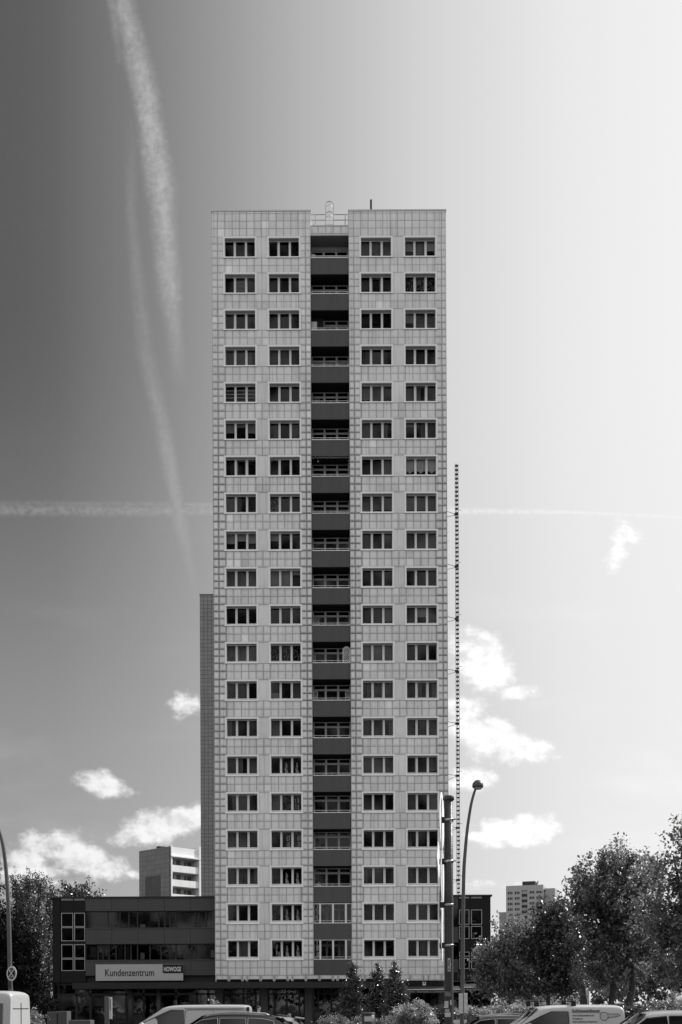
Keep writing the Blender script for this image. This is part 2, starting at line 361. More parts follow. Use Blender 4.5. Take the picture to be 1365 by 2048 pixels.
def text_mesh(txt, size, depth=.004, align='LEFT', name='lettering', shear=0, offset=0.0):
    cu = bpy.data.curves.new(name, 'FONT'); cu.body = txt; cu.size = size; cu.extrude = depth; cu.align_x = align; cu.shear = shear; cu.offset = offset; cu.resolution_u = 4
    o = bpy.data.objects.new(name, cu); col.objects.link(o)
    dg = bpy.context.evaluated_depsgraph_get()
    me = bpy.data.meshes.new_from_object(o.evaluated_get(dg)); me.name = name
    bpy.data.objects.remove(o); bpy.data.curves.remove(cu)
    R_ = Matrix.Rotation(radians(90), 4, 'X'); me.transform(R_)
    return me
def text(name, txt, x, y, z, width, mtl, parent, h=None, **k):
    """lettering facing -y, left end at x, baseline at z, stretched to a width (and cap height)"""
    me = text_mesh(txt, 1.0, **k)
    xs = [v.co.x for v in me.vertices]; zs = [v.co.z for v in me.vertices]
    w0 = max(xs) - min(xs); sx_ = width / w0; sz_ = sx_ if h is None else h / 0.69
    x0 = min(xs)
    for v in me.vertices: v.co.x = (v.co.x - x0) * sx_; v.co.z *= sz_
    me.materials.clear(); me.materials.append(mtl)
    return link(name, me, parent, (x, y, z))
rnd = random.Random(7)
# ------------------------------------------------------------------ ground
gm = MB(); gm.box(-2500, 2500, -300, 2500, -1, 0); g = gm.build('ground', M['asphalt']); tag(g, kind='structure')
pm = MB(); pm.box(-60, 60, 42.5, 78, .004, .12); tag(pm.build('pavement', M['paving']), kind='structure')
km = MB(); km.box(-60, 60, 42.3, 42.5, .004, .14); tag(km.build('kerb', M['kerb']), kind='structure')
lm = MB(); lm.box(14, 120, 44, 200, .124, .16); lm.box(-120, -19, 44, 160, .124, .16); tag(lm.build('lawn', M['grass']), kind='structure')
sp = MB(); sp.box(-60, 60, -3, 4, .004, .12); tag(sp.build('near_pavement', M['paving']), kind='structure')

# ------------------------------------------------------------------ the high-rise
TY = 85.0; S = F / TY
def fx(px, h=1538): return (px - CX + ROLL * h) / S
def fz(py, px=520): return EYE + ((HZ - py) - ROLL * (px - CX)) / S
tower = empty('apartment_tower', (0, TY, 0), 'tall white tiled apartment tower of twenty window rows with dark balconies down its middle', 'apartment tower')
rows = [474.2, 546.2, 618.7, 691.2, 764.7, 838.4, 911.7, 985.6, 1060.2, 1134.8, 1209.6, 1284.7, 1359.7, 1434.9, 1510, 1584.5, 1658.5, 1732, 1805.6, 1878]
rows = [y + .8 for y in rows]
WT = [fz(y) for y in rows]                     # top of each window surround
WH, WW = 1.565, 2.463
WB = [z - WH for z in WT]
ROOF = fz(421)
BAND_T, BAND_B = fz(1951), fz(1963)
LE = [424, 435.4] + [435.4 + 14.68 * k for k in range(1, 13)] + [621.5]
RE = [697.5] + [707.4 + 14.68 * k for k in range(13)] + [892.3]
blocks = [(LE, [(447.5, 512.7), (535.6, 600.6)]), (RE, [(719.9, 784.8), (808.0, 872.6)])]
XL, XR = fx(424), fx(892.3); XB0, XB1 = fx(621.5), fx(697.5); TD = 16.0

tl = MB(); GAP = .008; TK = .035
def tile(x0, x1, z0, z1, dirt_shade, gap=GAP):
    x0 += gap; x1 -= gap; z0 += gap; z1 -= gap
    if x1 - x0 < .03: return
    r = min(max(rnd.gauss(.5, .2), 0), 1)
    if rnd.random() < .008: r = 1.6
    c = (r, dirt_shade); b = .002; ys = -TK
    jit = rnd.uniform(0, .006)
    dirt_shade_ = dirt_shade
    tl.poly([(x0 + b, ys - jit, z0 + b), (x1 - b, ys - jit, z0 + b), (x1 - b, ys - jit, z1 - b), (x0 + b, ys - jit, z1 - b)], 0, [(0, 0), (1, 0), (1, 1), (0, 1)], c)
    for q, u in (([(x0, 0, z0), (x1, 0, z0), (x1 - b, ys - jit, z0 + b), (x0 + b, ys - jit, z0 + b)], 0), ([(x0, 0, z1), (x0 + b, ys - jit, z1 - b), (x1 - b, ys - jit, z1 - b), (x1, 0, z1)], 1),
              ([(x0, 0, z0), (x0 + b, ys - jit, z0 + b), (x0 + b, ys - jit, z1 - b), (x0, 0, z1)], 2), ([(x1, 0, z0), (x1, 0, z1), (x1 - b, ys - jit, z1 - b), (x1 - b, ys - jit, z0 + b)], 3)):
        tl.poly(q, 0, [(0, 0)] * 4, (r, dirt_shade * .5))
for bi, (ED, wins) in enumerate(blocks):
    X = [fx(e) for e in ED]
    W = [(fx(a), fx(b)) for a, b in wins]
    # parapet rows
    pz = [ROOF - .10, fz(428), fz(443), fz(458), WT[0] + .02]
    for j in range(4):
        for i in range(len(X) - 1): tile(X[i], X[i + 1], pz[j + 1], pz[j], .15)
    for r in range(20):
        f = [.3, .35, .5, .6, .75, .9, 1, 1, 1, 1, 1, 1, .95, .9, .85, .8, .75, .7, .6, .5][r]
        z1, z0 = WT[r] + .02, WB[r] - .02
        hs = (z1 - z0) / 3
        for j in range(3):
            a, b = z1 - (j + 1) * hs, z1 - j * hs
            if bi == 0:
                tile(X[0], X[1], a, b, f * 1.15); tile(X[1], W[0][0] + .03, a, b, f)
                tile(W[1][1] - .03, fx(611.0), a, b, f * 1.1); tile(fx(611.0), X[-1], a, b, f * 1.25)
            else:
                tile(X[0], fx(708.3), a, b, f * 1.15); tile(fx(708.3), W[0][0] + .03, a, b, f * 1.05)
                tile(W[1][1] - .03, fx(882.8), a, b, f * .9); tile(fx(882.8), X[-1], a, b, f * 1.1)
        tile(W[0][1] - .03, W[1][0] + .03, z0, z1, .12)
        zn = WT[r + 1] + .02 if r < 19 else BAND_T
        zm = (z0 + zn) / 2
        for a, b in ((zm, z0), (zn, zm)):
            for i in range(len(X) - 1):
                pier = X[i] > W[0][1] - .4 and X[i + 1] < W[1][0] + .4
                edge = i < 2 or i > len(X) - 4
                tile(X[i], X[i + 1], a, b, f * (1.1 if edge else (.4 if pier else .30)))
# wide band at the foot of the cladding
xs = [XL + .02]
while xs[-1] < XR - .5:
    xs.append(xs[-1] + 1.03)
    if len(xs) % 4 == 3: xs.append(xs[-1] + .34)
xs[-1] = XR
for a, b in zip(xs[:-1], xs[1:]):
    if b - a > .05: tile(a, b, BAND_B, BAND_T, .7)
tl.build('tile_cladding', M['tile'], tower)

# wall behind the tiles with real openings
wl = MB(); OV = .07; WTH = .40
for bi, (ED, wins) in enumerate(blocks):
    x0, x1 = fx(ED[0]), fx(ED[-1]); W = [(fx(a) + OV, fx(b) - OV) for a, b in wins]
    for a, b in ((x0, W[0][0]), (W[0][1], W[1][0]), (W[1][1], x1)): wl.box(a, b, 0, WTH, BAND_B, ROOF - .1)
    for (a, b) in W:
        zt = ROOF - .1
        for r in range(20):
            wl.box(a, b, 0.002, WTH, WT[r] - OV, zt); zt = WB[r] + OV
        wl.box(a, b, 0.002, WTH, BAND_B, zt)
wl.build('wall', M['joint'], tower)
bd = MB()
bd.box(XL + .02, XL + .3, WTH, TD, 0, ROOF - .12); bd.box(XR - .3, XR - .02, WTH, TD, 0, ROOF - .12)
bd.build('side_wall', M['sideY'], tower)
MB().box(XL + .3, XR - .3, TD - .3, TD, 0, ROOF - .12).build('back_wall', M['sideX'], tower)
rf = MB(); rf.box(XL + .3, XB0 - .35, WTH, TD - .3, ROOF - 1.0, ROOF - .7); rf.box(XB1 + .35, XR - .3, WTH, TD - .3, ROOF - 1.0, ROOF - .7)
rf.box(XB0 - .35, XB1 + .35, 1.6, TD - .3, ROOF - 1.5, ROOF - 1.3)
rf.build('roof', M['roofing'], tower)
cp = MB()
for a, b in ((XL - .03, XB0 + .03), (XB1 - .03, XR + .03)):
    cp.box(a, b, -.07, .45, ROOF - .1, ROOF); 
cp.box(XL - .03, XL + .35, .45, TD, ROOF - .1, ROOF); cp.box(XR - .35, XR + .03, .45, TD, ROOF - .1, ROOF)
cp.box(XB0 - .35, XB0 + .03, .45, 3.2, ROOF - .1, ROOF); cp.box(XB1 - .03, XB1 + .35, .45, 3.2, ROOF - .1, ROOF)
cp.build('roof_edge_cap', M['cap'], tower)
# slots under the band, left of the shop
sl = MB()
for a, b in zip(xs[:-1], xs[1:]):
    if b - a > .2 and b < fx(812, 60): 
        m_ = .09; pts = [(a + m_, BAND_B - .004), (b - m_, BAND_B - .004), (b - m_, BAND_B + .12), (b - m_ - .06, BAND_B + .18), (a + m_ + .06, BAND_B + .18), (a + m_, BAND_B + .12)]
        sl.prism(pts, -.055, -.03)
sl.build('ventilation_slot', M['room'], tower)

# ---- windows
def rim_boxes(mb, x0, x1, y0, y1, z0, z1, t, mi=0, tb=None):
    tb = t if tb is None else tb
    mb.box(x0, x1, y0, y1, z1 - t, z1, mi); mb.box(x0, x1, y0, y1, z0, z0 + tb, mi)
    mb.box(x0, x0 + t, y0, y1, z0 + tb, z1 - t, mi); mb.box(x1 - t, x1, y0, y1, z0 + tb, z1 - t, mi)
PX = [(.092, .742), (.908, 1.588), (1.754, 2.374)]
PZ0, PZ1 = .265, WH - .125
win = MB(); rim_boxes(win, -.035, WW + .035, -.075, .012, -.01, WH + .03, .113, 0, .088); win.box(-.05, WW + .05, -.11, -.075, -.025, .035)
t_ = .02
win.box(.078, WW - .078, .012, .30, WH - .098, WH - .078, 1); win.box(.078, WW - .078, .012, .30, .078, .098, 2)
win.box(.078, .098, .012, .30, .098, WH - .098, 2); win.box(WW - .098, WW - .078, .012, .30, .098, WH - .098, 2)
# dark room behind
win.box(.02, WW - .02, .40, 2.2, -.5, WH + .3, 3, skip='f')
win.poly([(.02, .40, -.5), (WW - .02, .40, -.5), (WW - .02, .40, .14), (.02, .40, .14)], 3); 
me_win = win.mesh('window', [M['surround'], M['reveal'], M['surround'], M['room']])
fr = MB()
fr.box(.078, WW - .078, .30, .37, WH - .125, WH - .078); fr.box(.078, WW - .078, .30, .37, .078, PZ0)
edges = [.078, PX[0][0], PX[0][1], PX[1][0], PX[1][1], PX[2][0], PX[2][1], WW - .078]
for i in range(0, 8, 2): fr.box(edges[i], edges[i + 1], .302, .37, PZ0, WH - .125)
for a, b in PX:     # raised sash lips
    rim_boxes(fr, a - .05, b + .05, .285, .3, PZ0 - .05, PZ1 + .03, .045)
me_frame = fr.mesh('window_frame', M['frame'])
pn = MB()
for a, b in PX: pn.poly([(a - .01, .335, PZ0 - .01), (b + .01, .335, PZ0 - .01), (b + .01, .335, PZ1 + .01), (a - .01, .335, PZ1 + .01)])
me_pane = pn.mesh('pane', M['glass'])
# things seen behind the panes, and strips painting reflections; x is centred on the pane
CW = .36
def pleat(w, z0, z1, amp, per, y=.46, bottom=None, nx=28, gapf=None):
    m = MB(); n = nx; nz = 6
    b = 0
    for i in range(n + 1):
        x = -w + 2 * w * i / n; yy = y + amp * sin(x * per) + amp * .4 * sin(x * per * 2.3 + 1)
        zb = z0 if bottom is None else bottom(x)
        for j in range(2): m.v.append((x, yy, zb if j == 0 else z1))
    for i in range(n): m.face([2 * i, 2 * i + 2, 2 * i + 3, 2 * i + 1])
    return m
def slats(z0, z1, pitch, h, y=.44):
    m = MB(); z = z1
    while z > z0 + h:
        m.poly([(-CW, y - .01, z - h), (CW, y - .01, z - h), (CW, y + .02, z), (-CW, y + .02, z)]); z -= pitch
    return m
def plate(z0, z1, y=.43): return MB().box(-CW, CW, y, y + .01, z0, z1)
ZB, ZT = PZ0 - .12, PZ1 + .08; Hh = ZT - ZB
def scal(base, amp, per): return lambda x: base + amp * abs(sin(x * per))
r2 = random.Random(3)
flo = MB()
for _ in range(46):
    x, z = r2.uniform(-.3, .3), r2.uniform(ZB + .1, ZT - .1); s_ = r2.uniform(.012, .03)
    flo.poly([(x - s_, .44, z), (x, .44, z - s_ * 2), (x + s_, .44, z), (x, .44, z + s_ * 2)])
refl = []  # white strips behind the glass, painted in as bright window reflections
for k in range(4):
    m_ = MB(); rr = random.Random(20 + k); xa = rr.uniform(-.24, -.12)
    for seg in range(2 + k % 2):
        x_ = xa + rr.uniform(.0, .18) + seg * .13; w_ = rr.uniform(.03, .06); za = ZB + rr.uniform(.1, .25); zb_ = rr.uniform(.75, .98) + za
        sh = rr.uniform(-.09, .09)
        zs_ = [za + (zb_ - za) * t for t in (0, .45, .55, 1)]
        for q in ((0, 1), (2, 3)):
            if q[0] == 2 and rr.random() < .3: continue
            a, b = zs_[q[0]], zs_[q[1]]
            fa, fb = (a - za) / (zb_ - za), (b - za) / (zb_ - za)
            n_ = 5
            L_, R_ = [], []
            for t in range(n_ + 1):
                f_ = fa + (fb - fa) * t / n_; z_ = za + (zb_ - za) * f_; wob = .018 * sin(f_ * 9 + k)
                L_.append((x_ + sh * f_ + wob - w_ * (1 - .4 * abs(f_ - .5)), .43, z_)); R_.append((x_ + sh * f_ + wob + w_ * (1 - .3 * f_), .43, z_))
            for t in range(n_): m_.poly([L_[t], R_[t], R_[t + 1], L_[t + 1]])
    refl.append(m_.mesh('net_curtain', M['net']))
cur = {
 'c': [pleat(CW, ZB, ZT, .03, p, nx=30).mesh('curtain', M['curtain']) for p in (38, 47, 30)] + [pleat(.16, ZB, ZT, .03, 40, nx=16).mesh('curtain', M['curtain'])],
 'C': [pleat(CW, ZB, ZT, .04, 34, nx=30).mesh('curtain', M['curtain_light'])],
 'b': [slats(ZB + .1, ZT, .085, .06).mesh('blind', M['blind']), slats(ZB + .22, ZT, .085, .06).mesh('blind', M['blind'])],
 'B': [slats(ZB, ZT, .27, .07).mesh('blind', M['net'])], 'V': [slats(ZB, ZT, .10, .055).mesh('blind', M['net'])],
 'h': [plate(ZT - Hh * .55, ZT).mesh('blind', M['curtain_light']), plate(ZT - Hh * .42, ZT).mesh('blind', M['blind'])],
 's': [plate(ZT - Hh * .25, ZT).mesh('blind', M['blind'])], 'g': [plate(ZB, ZT, .5).mesh('blind', M['curtain'])], 'G': [plate(ZB, ZT).mesh('blind', M['blind'])],
 'H': [plate(ZB, ZB + Hh * .42).mesh('screen', M['curtain_light'])],
 'l': [pleat(CW, 0, ZT, .02, 60, bottom=scal(ZB + .22, .13, 8)).mesh('net_curtain', M['curtain_light']), pleat(CW, 0, ZT, .02, 60, bottom=lambda x: ZB + .2 + .5 * max(0, x)).mesh('net_curtain', M['curtain'])],
 'L': [pleat(CW, 0, ZT, .004, 30, bottom=lambda x: ZB + .28 + .9 * abs(x) if abs(x) < .2 else ZB + .46).mesh('net_curtain', M['net'])],
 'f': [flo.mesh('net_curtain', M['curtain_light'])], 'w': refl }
tilt = MB(); rim_boxes(tilt, -.33, .33, -.02, .02, 0, PZ1 - PZ0 + .02, .05); me_tilt = tilt.mesh('tilted_sash', M['frame'])
table = """ddd d'dd gcc' hch'
dVc' ddd dd'd ff'f
d'dd' ddd ddd hbb
c'cc bbc ddd cdd
BBB ddd ll'l cc'c
hsh cdc cdc scc
dd'd' d'dd ddc LLL
ccc fdd bbb bbb
hhh hdd cdc ccc
c'cc GGs ddd d'dd
ddd' ddd lll chc
cc'c fff CCC ddd'
ccd Hdc cc'c cc'c
cdc cdd ccc ccc
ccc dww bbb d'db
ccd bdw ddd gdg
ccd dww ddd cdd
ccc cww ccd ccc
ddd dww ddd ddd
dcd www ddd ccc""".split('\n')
WX = [fx(447.5), fx(535.6), fx(719.9), fx(808.0)]
for r, line in enumerate(table):
    for c, code in enumerate(line.split()):
        toks = []
        for ch in code:
            if ch == "'": toks[-1] += "'"
            else: toks.append(ch)
        w_ = link('window', me_win, tower, (WX[c], 0, WB[r]))
        link('window_frame', me_frame, w_); link('pane', me_pane, w_)
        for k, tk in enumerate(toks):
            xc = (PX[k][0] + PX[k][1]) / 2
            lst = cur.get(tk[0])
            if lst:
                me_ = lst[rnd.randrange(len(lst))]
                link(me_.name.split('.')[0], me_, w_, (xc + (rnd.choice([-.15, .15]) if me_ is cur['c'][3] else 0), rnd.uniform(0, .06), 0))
            if tk.endswith("'"):
                t2 = link('tilted_sash', me_tilt, w_, (xc, .36, PZ0)); t2.rotation_euler = (radians(-6), 0, 0)

# ---- balconies
BD = 1.42
bw = XB1 - XB0
par = MB(); par.box(0, bw, .05, .15, -1.22, 0); me_par = par.mesh('parapet', M['parapet'])
rl = MB(); rl.box(0, bw, .03, .17, 0, .05); rl.tube([(0, .1, .2), (bw, .1, .2)], .014, 6)
for k in range(5): 
    x_ = .12 + (bw - .24) * k / 4; rl.tube([(x_, .1, .05), (x_, .1, .2)], .008, 5)
me_rail = rl.mesh('railing', M['white_metal'])
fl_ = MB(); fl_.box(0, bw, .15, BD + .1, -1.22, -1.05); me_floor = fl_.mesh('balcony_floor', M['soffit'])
gl = MB(); bx = [0, .10, .90, 1.06, 1.86, 2.02, 2.78, bw]
TOPZ = 1.55
for i in range(0, 8, 2): gl.box(bx[i], bx[i + 1], BD - .04, BD + .03, -1.05, TOPZ)
for i in range(1, 7, 2):
    gl.box(bx[i], bx[i + 1], BD - .03, BD + .03, TOPZ - .07, TOPZ); gl.box(bx[i], bx[i + 1], BD - .03, BD + .03, TOPZ - .46, TOPZ - .31)
    gl.box(bx[i], bx[i + 1], BD - .03, BD + .03, -1.05, -.6)
me_bg = gl.mesh('balcony_glazing', M['bframe'])
gp = MB(); gp.poly([(.1, BD, -.6), (bw - .1, BD, -.6), (bw - .1, BD, TOPZ), (.1, BD, TOPZ)]); me_bp = gp.mesh('pane', M['glass'])
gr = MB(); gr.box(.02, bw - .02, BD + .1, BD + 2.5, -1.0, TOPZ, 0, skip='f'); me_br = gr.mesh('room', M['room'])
eg = MB(); ex = [.0, .03, .43, .57, 1.40, 1.54, 2.38, 2.52, bw - .03, bw]
for i in range(0, 10, 2): eg.box(ex[i], ex[i + 1], .10, .17, .0, 1.52)
eg.box(.03, bw - .03, .10, .17, 1.46, 1.52); me_eg = eg.mesh('enclosure_frame', M['frame'])
ep = MB(); ep.poly([(.03, .14, 0), (bw - .03, .14, 0), (bw - .03, .14, 1.5), (.03, .14, 1.5)]); me_ep = ep.mesh('pane', M['glass'])
for r in range(20):
    z = WB[r] + .02
    p_ = link('parapet', me_par, tower, (XB0, 0, z)); link('railing', me_rail, p_)
    link('balcony_floor', me_floor, tower, (XB0, 0, z))
    hh = ((WB[r - 1] + .02 - 1.22) if r else fz(471)) - z      # clear height over the parapet
    if r == 0: hh = fz(498) + .55 - z
    gz_ = z + min(hh - TOPZ, 0) if r else EYE + (HZ - 503.5) * (TY + BD) / F - TOPZ
    g_ = link('balcony_glazing', me_bg, tower, (XB0, 0, gz_)); link('pane', me_bp, g_); link('room', me_br, g_)
    if r >= 18:
        e_ = link('balcony_enclosure', me_eg, tower, (XB0, 0, z)); link('pane', me_ep, e_)
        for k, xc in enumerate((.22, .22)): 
            link('net_curtain', refl[(r + k) % 4], e_, (xc + .05 * k, -.2, -.1 + .5 * k))  # the painted reflection strips reused
        pc = plate(ZB, ZT); link('blind', cur['g'][0], e_, (2.7, -.2, 0))
rw = MB(); rw.box(XB0 - .34, XB0, WTH, BD + 1.5, 0, ROOF - .11); rw.box(XB1, XB1 + .34, WTH, BD + 1.5, 0, ROOF - .11)
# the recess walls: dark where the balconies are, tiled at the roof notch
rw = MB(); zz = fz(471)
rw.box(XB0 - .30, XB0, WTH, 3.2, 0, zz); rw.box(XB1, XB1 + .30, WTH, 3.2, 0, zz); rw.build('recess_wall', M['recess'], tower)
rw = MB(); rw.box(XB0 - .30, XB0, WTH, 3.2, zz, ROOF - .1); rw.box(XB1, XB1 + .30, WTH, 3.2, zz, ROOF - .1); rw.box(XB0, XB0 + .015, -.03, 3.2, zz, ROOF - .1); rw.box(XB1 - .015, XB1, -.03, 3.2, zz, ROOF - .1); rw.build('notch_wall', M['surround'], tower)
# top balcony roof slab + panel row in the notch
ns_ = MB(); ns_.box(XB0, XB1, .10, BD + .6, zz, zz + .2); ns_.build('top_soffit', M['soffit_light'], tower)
ns_ = MB(); ns_.box(XB0, XB1, .02, .10, zz, zz + .10); ns_.box(XB0, XB1, .18, .55, fz(449) + .0, fz(449) + .06); ns_.build('notch_ledge', M['cap'], tower)
nm = MB(); old = tl; tl = nm
for k in range(5): tile(XB0 + bw * k / 5, XB0 + bw * (k + 1) / 5, zz + .2, fz(449), .3)
tl = old
nm.build('notch_panels', M['tile'], tower, loc=(0, .25, 0))
MB().box(XB0 + .02, XB1 - .02, .26, .5, zz + .2, fz(449)).build('notch_wall', M['joint'], tower)
MB().box(XB0, XB1, BD - .08, BD + .05, EYE + (HZ - 503) * (TY + BD) / F, zz).build('lintel_beam', M['reveal'], tower)
# roof railing, cage ladder, antenna
zr = lambda py, dy: EYE + (HZ - py - .1) * (TY + dy) / F
rr_ = MB(); zt0 = fz(449)
for x_ in (fx(631), fx(691)): rr_.tube([(x_, .7, zt0), (x_, .7, zr(428.5, .7))], .045, 6)
for z_ in (zr(429, .7), zr(440, .7)): rr_.tube([(XB0, .7, z_), (fx(650.5), .7, z_)], .03, 6); rr_.tube([(fx(668.5), .7, z_), (XB1, .7, z_)], .03, 6)
rr_.build('roof_railing', M['metal'], tower)
ld = MB(); xa, xb = fx(651.5), fx(667.5); xm = (xa + xb) / 2; rad = (xb - xa) / 2
for x_ in (xa, xb): ld.tube([(x_, .9, zt0 - .1), (x_, .9, zr(411, .9))], .035, 6)
ld.tube([(xm, .55, zt0), (xm, .55, zr(403.5, .55))], .02, 5)
for zc, dy in ((zr(410.5, .9), .9), (zr(431, .6), .6)):
    ld.tube([(xm + rad * cos(a), dy, zc + rad * 1.0 * sin(a)) for a in [pi * k / 14 for k in range(15)]], .03, 6)
for k in range(5): ld.tube([(xa, .9, zt0 + .3 * k), (xb, .9, zt0 + .3 * k)], .014, 5)
for zc in (zr(420, .9), zr(440, .9)):
    ld.tube([(xm + rad * cos(a), .9 - .55 * sin(a), zc) for a in [pi * k / 12 for k in range(13)]], .014, 5)
ld.build('roof_ladder', M['metal'], tower)
an = MB(); an.box(fx(742.2), fx(746), 1.6, 1.75, ROOF - .7, zr(399, 1.6)); an.build('roof_antenna', M['dark_metal'], tower)
MB().tube([(fx(627.5), .8, zt0), (fx(627.5), .8, zt0 + .5)], .05, 6).build('vent_stub', M['dark_metal'], tower)
# anchors sticking out of the side wall
wa = MB()
for k in range(22):
    z_ = fz(970 + k * 13.5 + rnd.uniform(-4, 4)); y_ = rnd.uniform(.5, 2.5)
    wa.tube([(XR - .02, y_, z_), (XR + rnd.uniform(.12, .22), y_, z_ + rnd.uniform(-.2, .5))], .012, 4)
wa.build('wall_anchor', M['metal'], tower)
# ground floor
for a, b in ((430, 446), (521, 536), (610, 625), (700, 714), (790, 812), (878, 890)):
    x0, x1 = (a - CX) / S, (b - CX) / S; MB().box(x0, x1, .05, .6, 0, BAND_B).build('column', M['pole_grey'], tower, bevel=.015)
def shopfront(px0, px1, cuts, y=.55):
    sf = MB(); sg = MB()
    x0, x1 = (px0 - CX) / S, (px1 - CX) / S; sf.box(x0, x1, y, y + .08, 2.75, 2.85); sf.box(x0, x1, y, y + .08, .0, .45); sf.box(x0, x1, y, y + .08, 3.5, BAND_B - .01)
    for c_ in [px0] + cuts + [px1]: xx = (c_ - CX) / S; sf.box(xx - .07, xx + .07, y - .01, y + .1, .45, 2.75); sf.box(xx - .05, xx + .05, y - .01, y + .1, 2.85, 3.5)
    sg.poly([(x0, y + .04, .4), (x1, y + .04, .4), (x1, y + .04, 3.6), (x0, y + .04, 3.6)])
    o_ = sf.build('shopfront', M['dark_metal'], tower); sg.build('pane', M['sglass'], o_)
shopfront(447, 520, [463, 486, 511]); shopfront(537, 609, [549, 573, 599]); shopfront(626, 699, [637, 663, 684]); shopfront(715, 789, [740, 765]); shopfront(813, 877, [826, 850])
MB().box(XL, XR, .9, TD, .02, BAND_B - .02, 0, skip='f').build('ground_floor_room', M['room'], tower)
wc = MB()   # posters and cloths hung inside the shop windows
rr = random.Random(5)
for px in (455, 474, 498, 556, 585, 632, 650, 672):
    x_ = (px - CX) / S; w_ = rr.uniform(.2, .42); z0 = rr.uniform(.7, 1.6)
    wc.prism([(x_ - w_, z0), (x_ + w_ * .8, z0 + rr.uniform(0, .2)), (x_ + w_, z0 + .8), (x_, z0 + 1.1), (x_ - w_ * .9, z0 + .7)], .72, .74)
wc.build('window_hanging', M['curtain_light'], tower)
# ------------------------------------------------------------------ low office building on both sides of the tower
LY = 86.0; LS = F / LY
def lx(px, py=1900): return unroll(px, py)[0] / LS
def lz(py, px=300): return EYE + unroll(px, py)[1] / LS
low = empty('office_building', (0, LY, 0), 'low dark three storey office building with grey cladding bands and strip windows', 'office building')
TX0, TX1 = XL + .05, XR - .05
def band(x0, x1, z0, z1, name='cladding_band', y=-.05): return MB().box(x0, x1, y, .3, z0, z1).build(name, M['band'], low, bevel=.01)
x172, x105, x983 = lx(172), lx(105.5), lx(982)
top = lz(1793); bands = [(1857, 1888), (1921, 1951)]
body = MB()
body.box(x105 + .1, TX0, .9, 13, 0, top - .15, 0, skip='f'); body.box(TX1, x983 - .1, .9, 13, 0, top - .15, 0, skip='f')
body.build('room', M['room'], low)
cs = MB(); cs.box(x105, x105 + .1, 0.0, 13, 0, top - .1); cs.box(x983 - .1, x983, 0, 13, 0, top - .1); cs.box(x105 + .1, x983 - .1, 13, 13.2, 0, top - .1); cs.build('wall', M['black'], low)
rc = MB(); rc.box(x105 - .1, TX0, -.12, 13.3, top - .12, top); rc.box(TX1, x983 + .12, -.12, 13.3, top - .12 + .02, top + .02); rc.build('roof', M['dark_metal'], low)
bs = []
for a, b, n in ((1795, 1822, 1),) + tuple((a, b, 1) for a, b in bands):
    z1, z0 = lz(a), lz(b)
    n_ = 5
    for k in range(n_):
        xa_, xb_ = x172 + (TX0 - x172) * k / n_, x172 + (TX0 - x172) * (k + 1) / n_
        band(xa_ + .008, xb_ - .008, z0, z1)
    band(TX1, lx(917), z0, z1)
    sl_ = MB().box(x172, TX0, -.10, -.052, z1 - .0, z1 + .05); sl_.build('sill', M['pole_grey'], low)
# window strips
wb = MB(); wl2 = MB(); rr = random.Random(11)
for a, b in ((1822, 1857), (1888, 1921)):
    z1, z0 = lz(a), lz(b); ws = MB()
    cuts = [172, 216, 240, 258, 275, 318, 330, 340, 352, 391, 398, 412, 431] if a < 1850 else [172, 196, 206, 218, 232, 250, 262, 275, 300, 322, 340, 352, 392, 410, 431]
    for c_ in cuts: ws.box(lx(c_) - .05, lx(c_) + .05, .12, .22, z0, z1)
    ws.box(x172, TX0, .12, .22, z0, z0 + .06); ws.box(x172, TX0, .12, .22, z1 - .06, z1)
    sw_ = ws.build('strip_window', M['dark_metal'], low)
    for xa_, xb_ in ((x172, TX0), (TX1, lx(917))):
        wg = MB(); wg.poly([(xa_, .17, z0), (xb_, .17, z0), (xb_, .17, z1), (xa_, .17, z1)]); wg.build('pane', M['dglass'], sw_)
for px0, px1, a, b, v in ((341, 349, 1825, 1854, 0), (352, 390, 1825, 1854, 0), (196, 203, 1889, 1904, 1), (178, 192, 1892, 1914, 0), (206, 213, 1892, 1912, 0), (235, 245, 1890, 1920, 0), (250, 258, 1892, 1919, 0), (342, 350, 1890, 1919, 0), (355, 372, 1890, 1915, 0), (325, 338, 1828, 1850, 0), (415, 420, 1830, 1850, 0), (280, 288, 1905, 1918, 1), (300, 318, 1826, 1842, 0), (421, 430, 1900, 1915, 1), (280, 290, 1848, 1854, 1)):
    (wb if v == 0 else wl2).box(lx(px0), lx(px1), .30, .33, lz(b), lz(a), 0)
wb.build('roller_blind', M['curtain'], low); wl2.build('paper_sheet', M['net'], low)
# glazed bays at each end
def bay(cols, rows_, edge0, edge1):
    bf = MB()
    z_t, z_b = top - .12, 3.75
    bf.box(edge0, cols[0][0] - .08, -.02, .25, z_b, z_t)
    for i, (a, b) in enumerate(cols):
        nx_ = cols[i + 1][0] if i + 1 < len(cols) else edge1
        bf.box(b + .04, nx_ - .04 if i + 1 < len(cols) else nx_, -.02, .25, z_b, z_t)
    zs = [z_t]
    for a, b in cols:
        prev = z_t
        for (r0, r1, kind) in rows_:
            z1, z0 = lz(r0), lz(r1)
            bf.box(a - .04, b + .04, 0, .25, z1 + .03, prev)
            bl = MB(); bg_ = MB()
            if kind == 's': bl.box(a, b, .02, .06, z0, z1)
            else: rim_boxes(bl, a, b, .0, .08, z0, z1, .05)
            w3 = bl.build('louvre' if kind == 's' else 'bay_window', M['sill_light'], low)
            bg_.poly([(a, .12, z0), (b, .12, z0), (b, .12, z1), (a, .12, z1)])
            if kind == 'w': bg_.build('pane', M['dglass'], w3)
            prev = z0 - .03 if kind != 's' else z0
        bf.box(a - .04, b + .04, 0, .25, z_b, prev)
    bf.build('bay_cladding', M['black'], low)
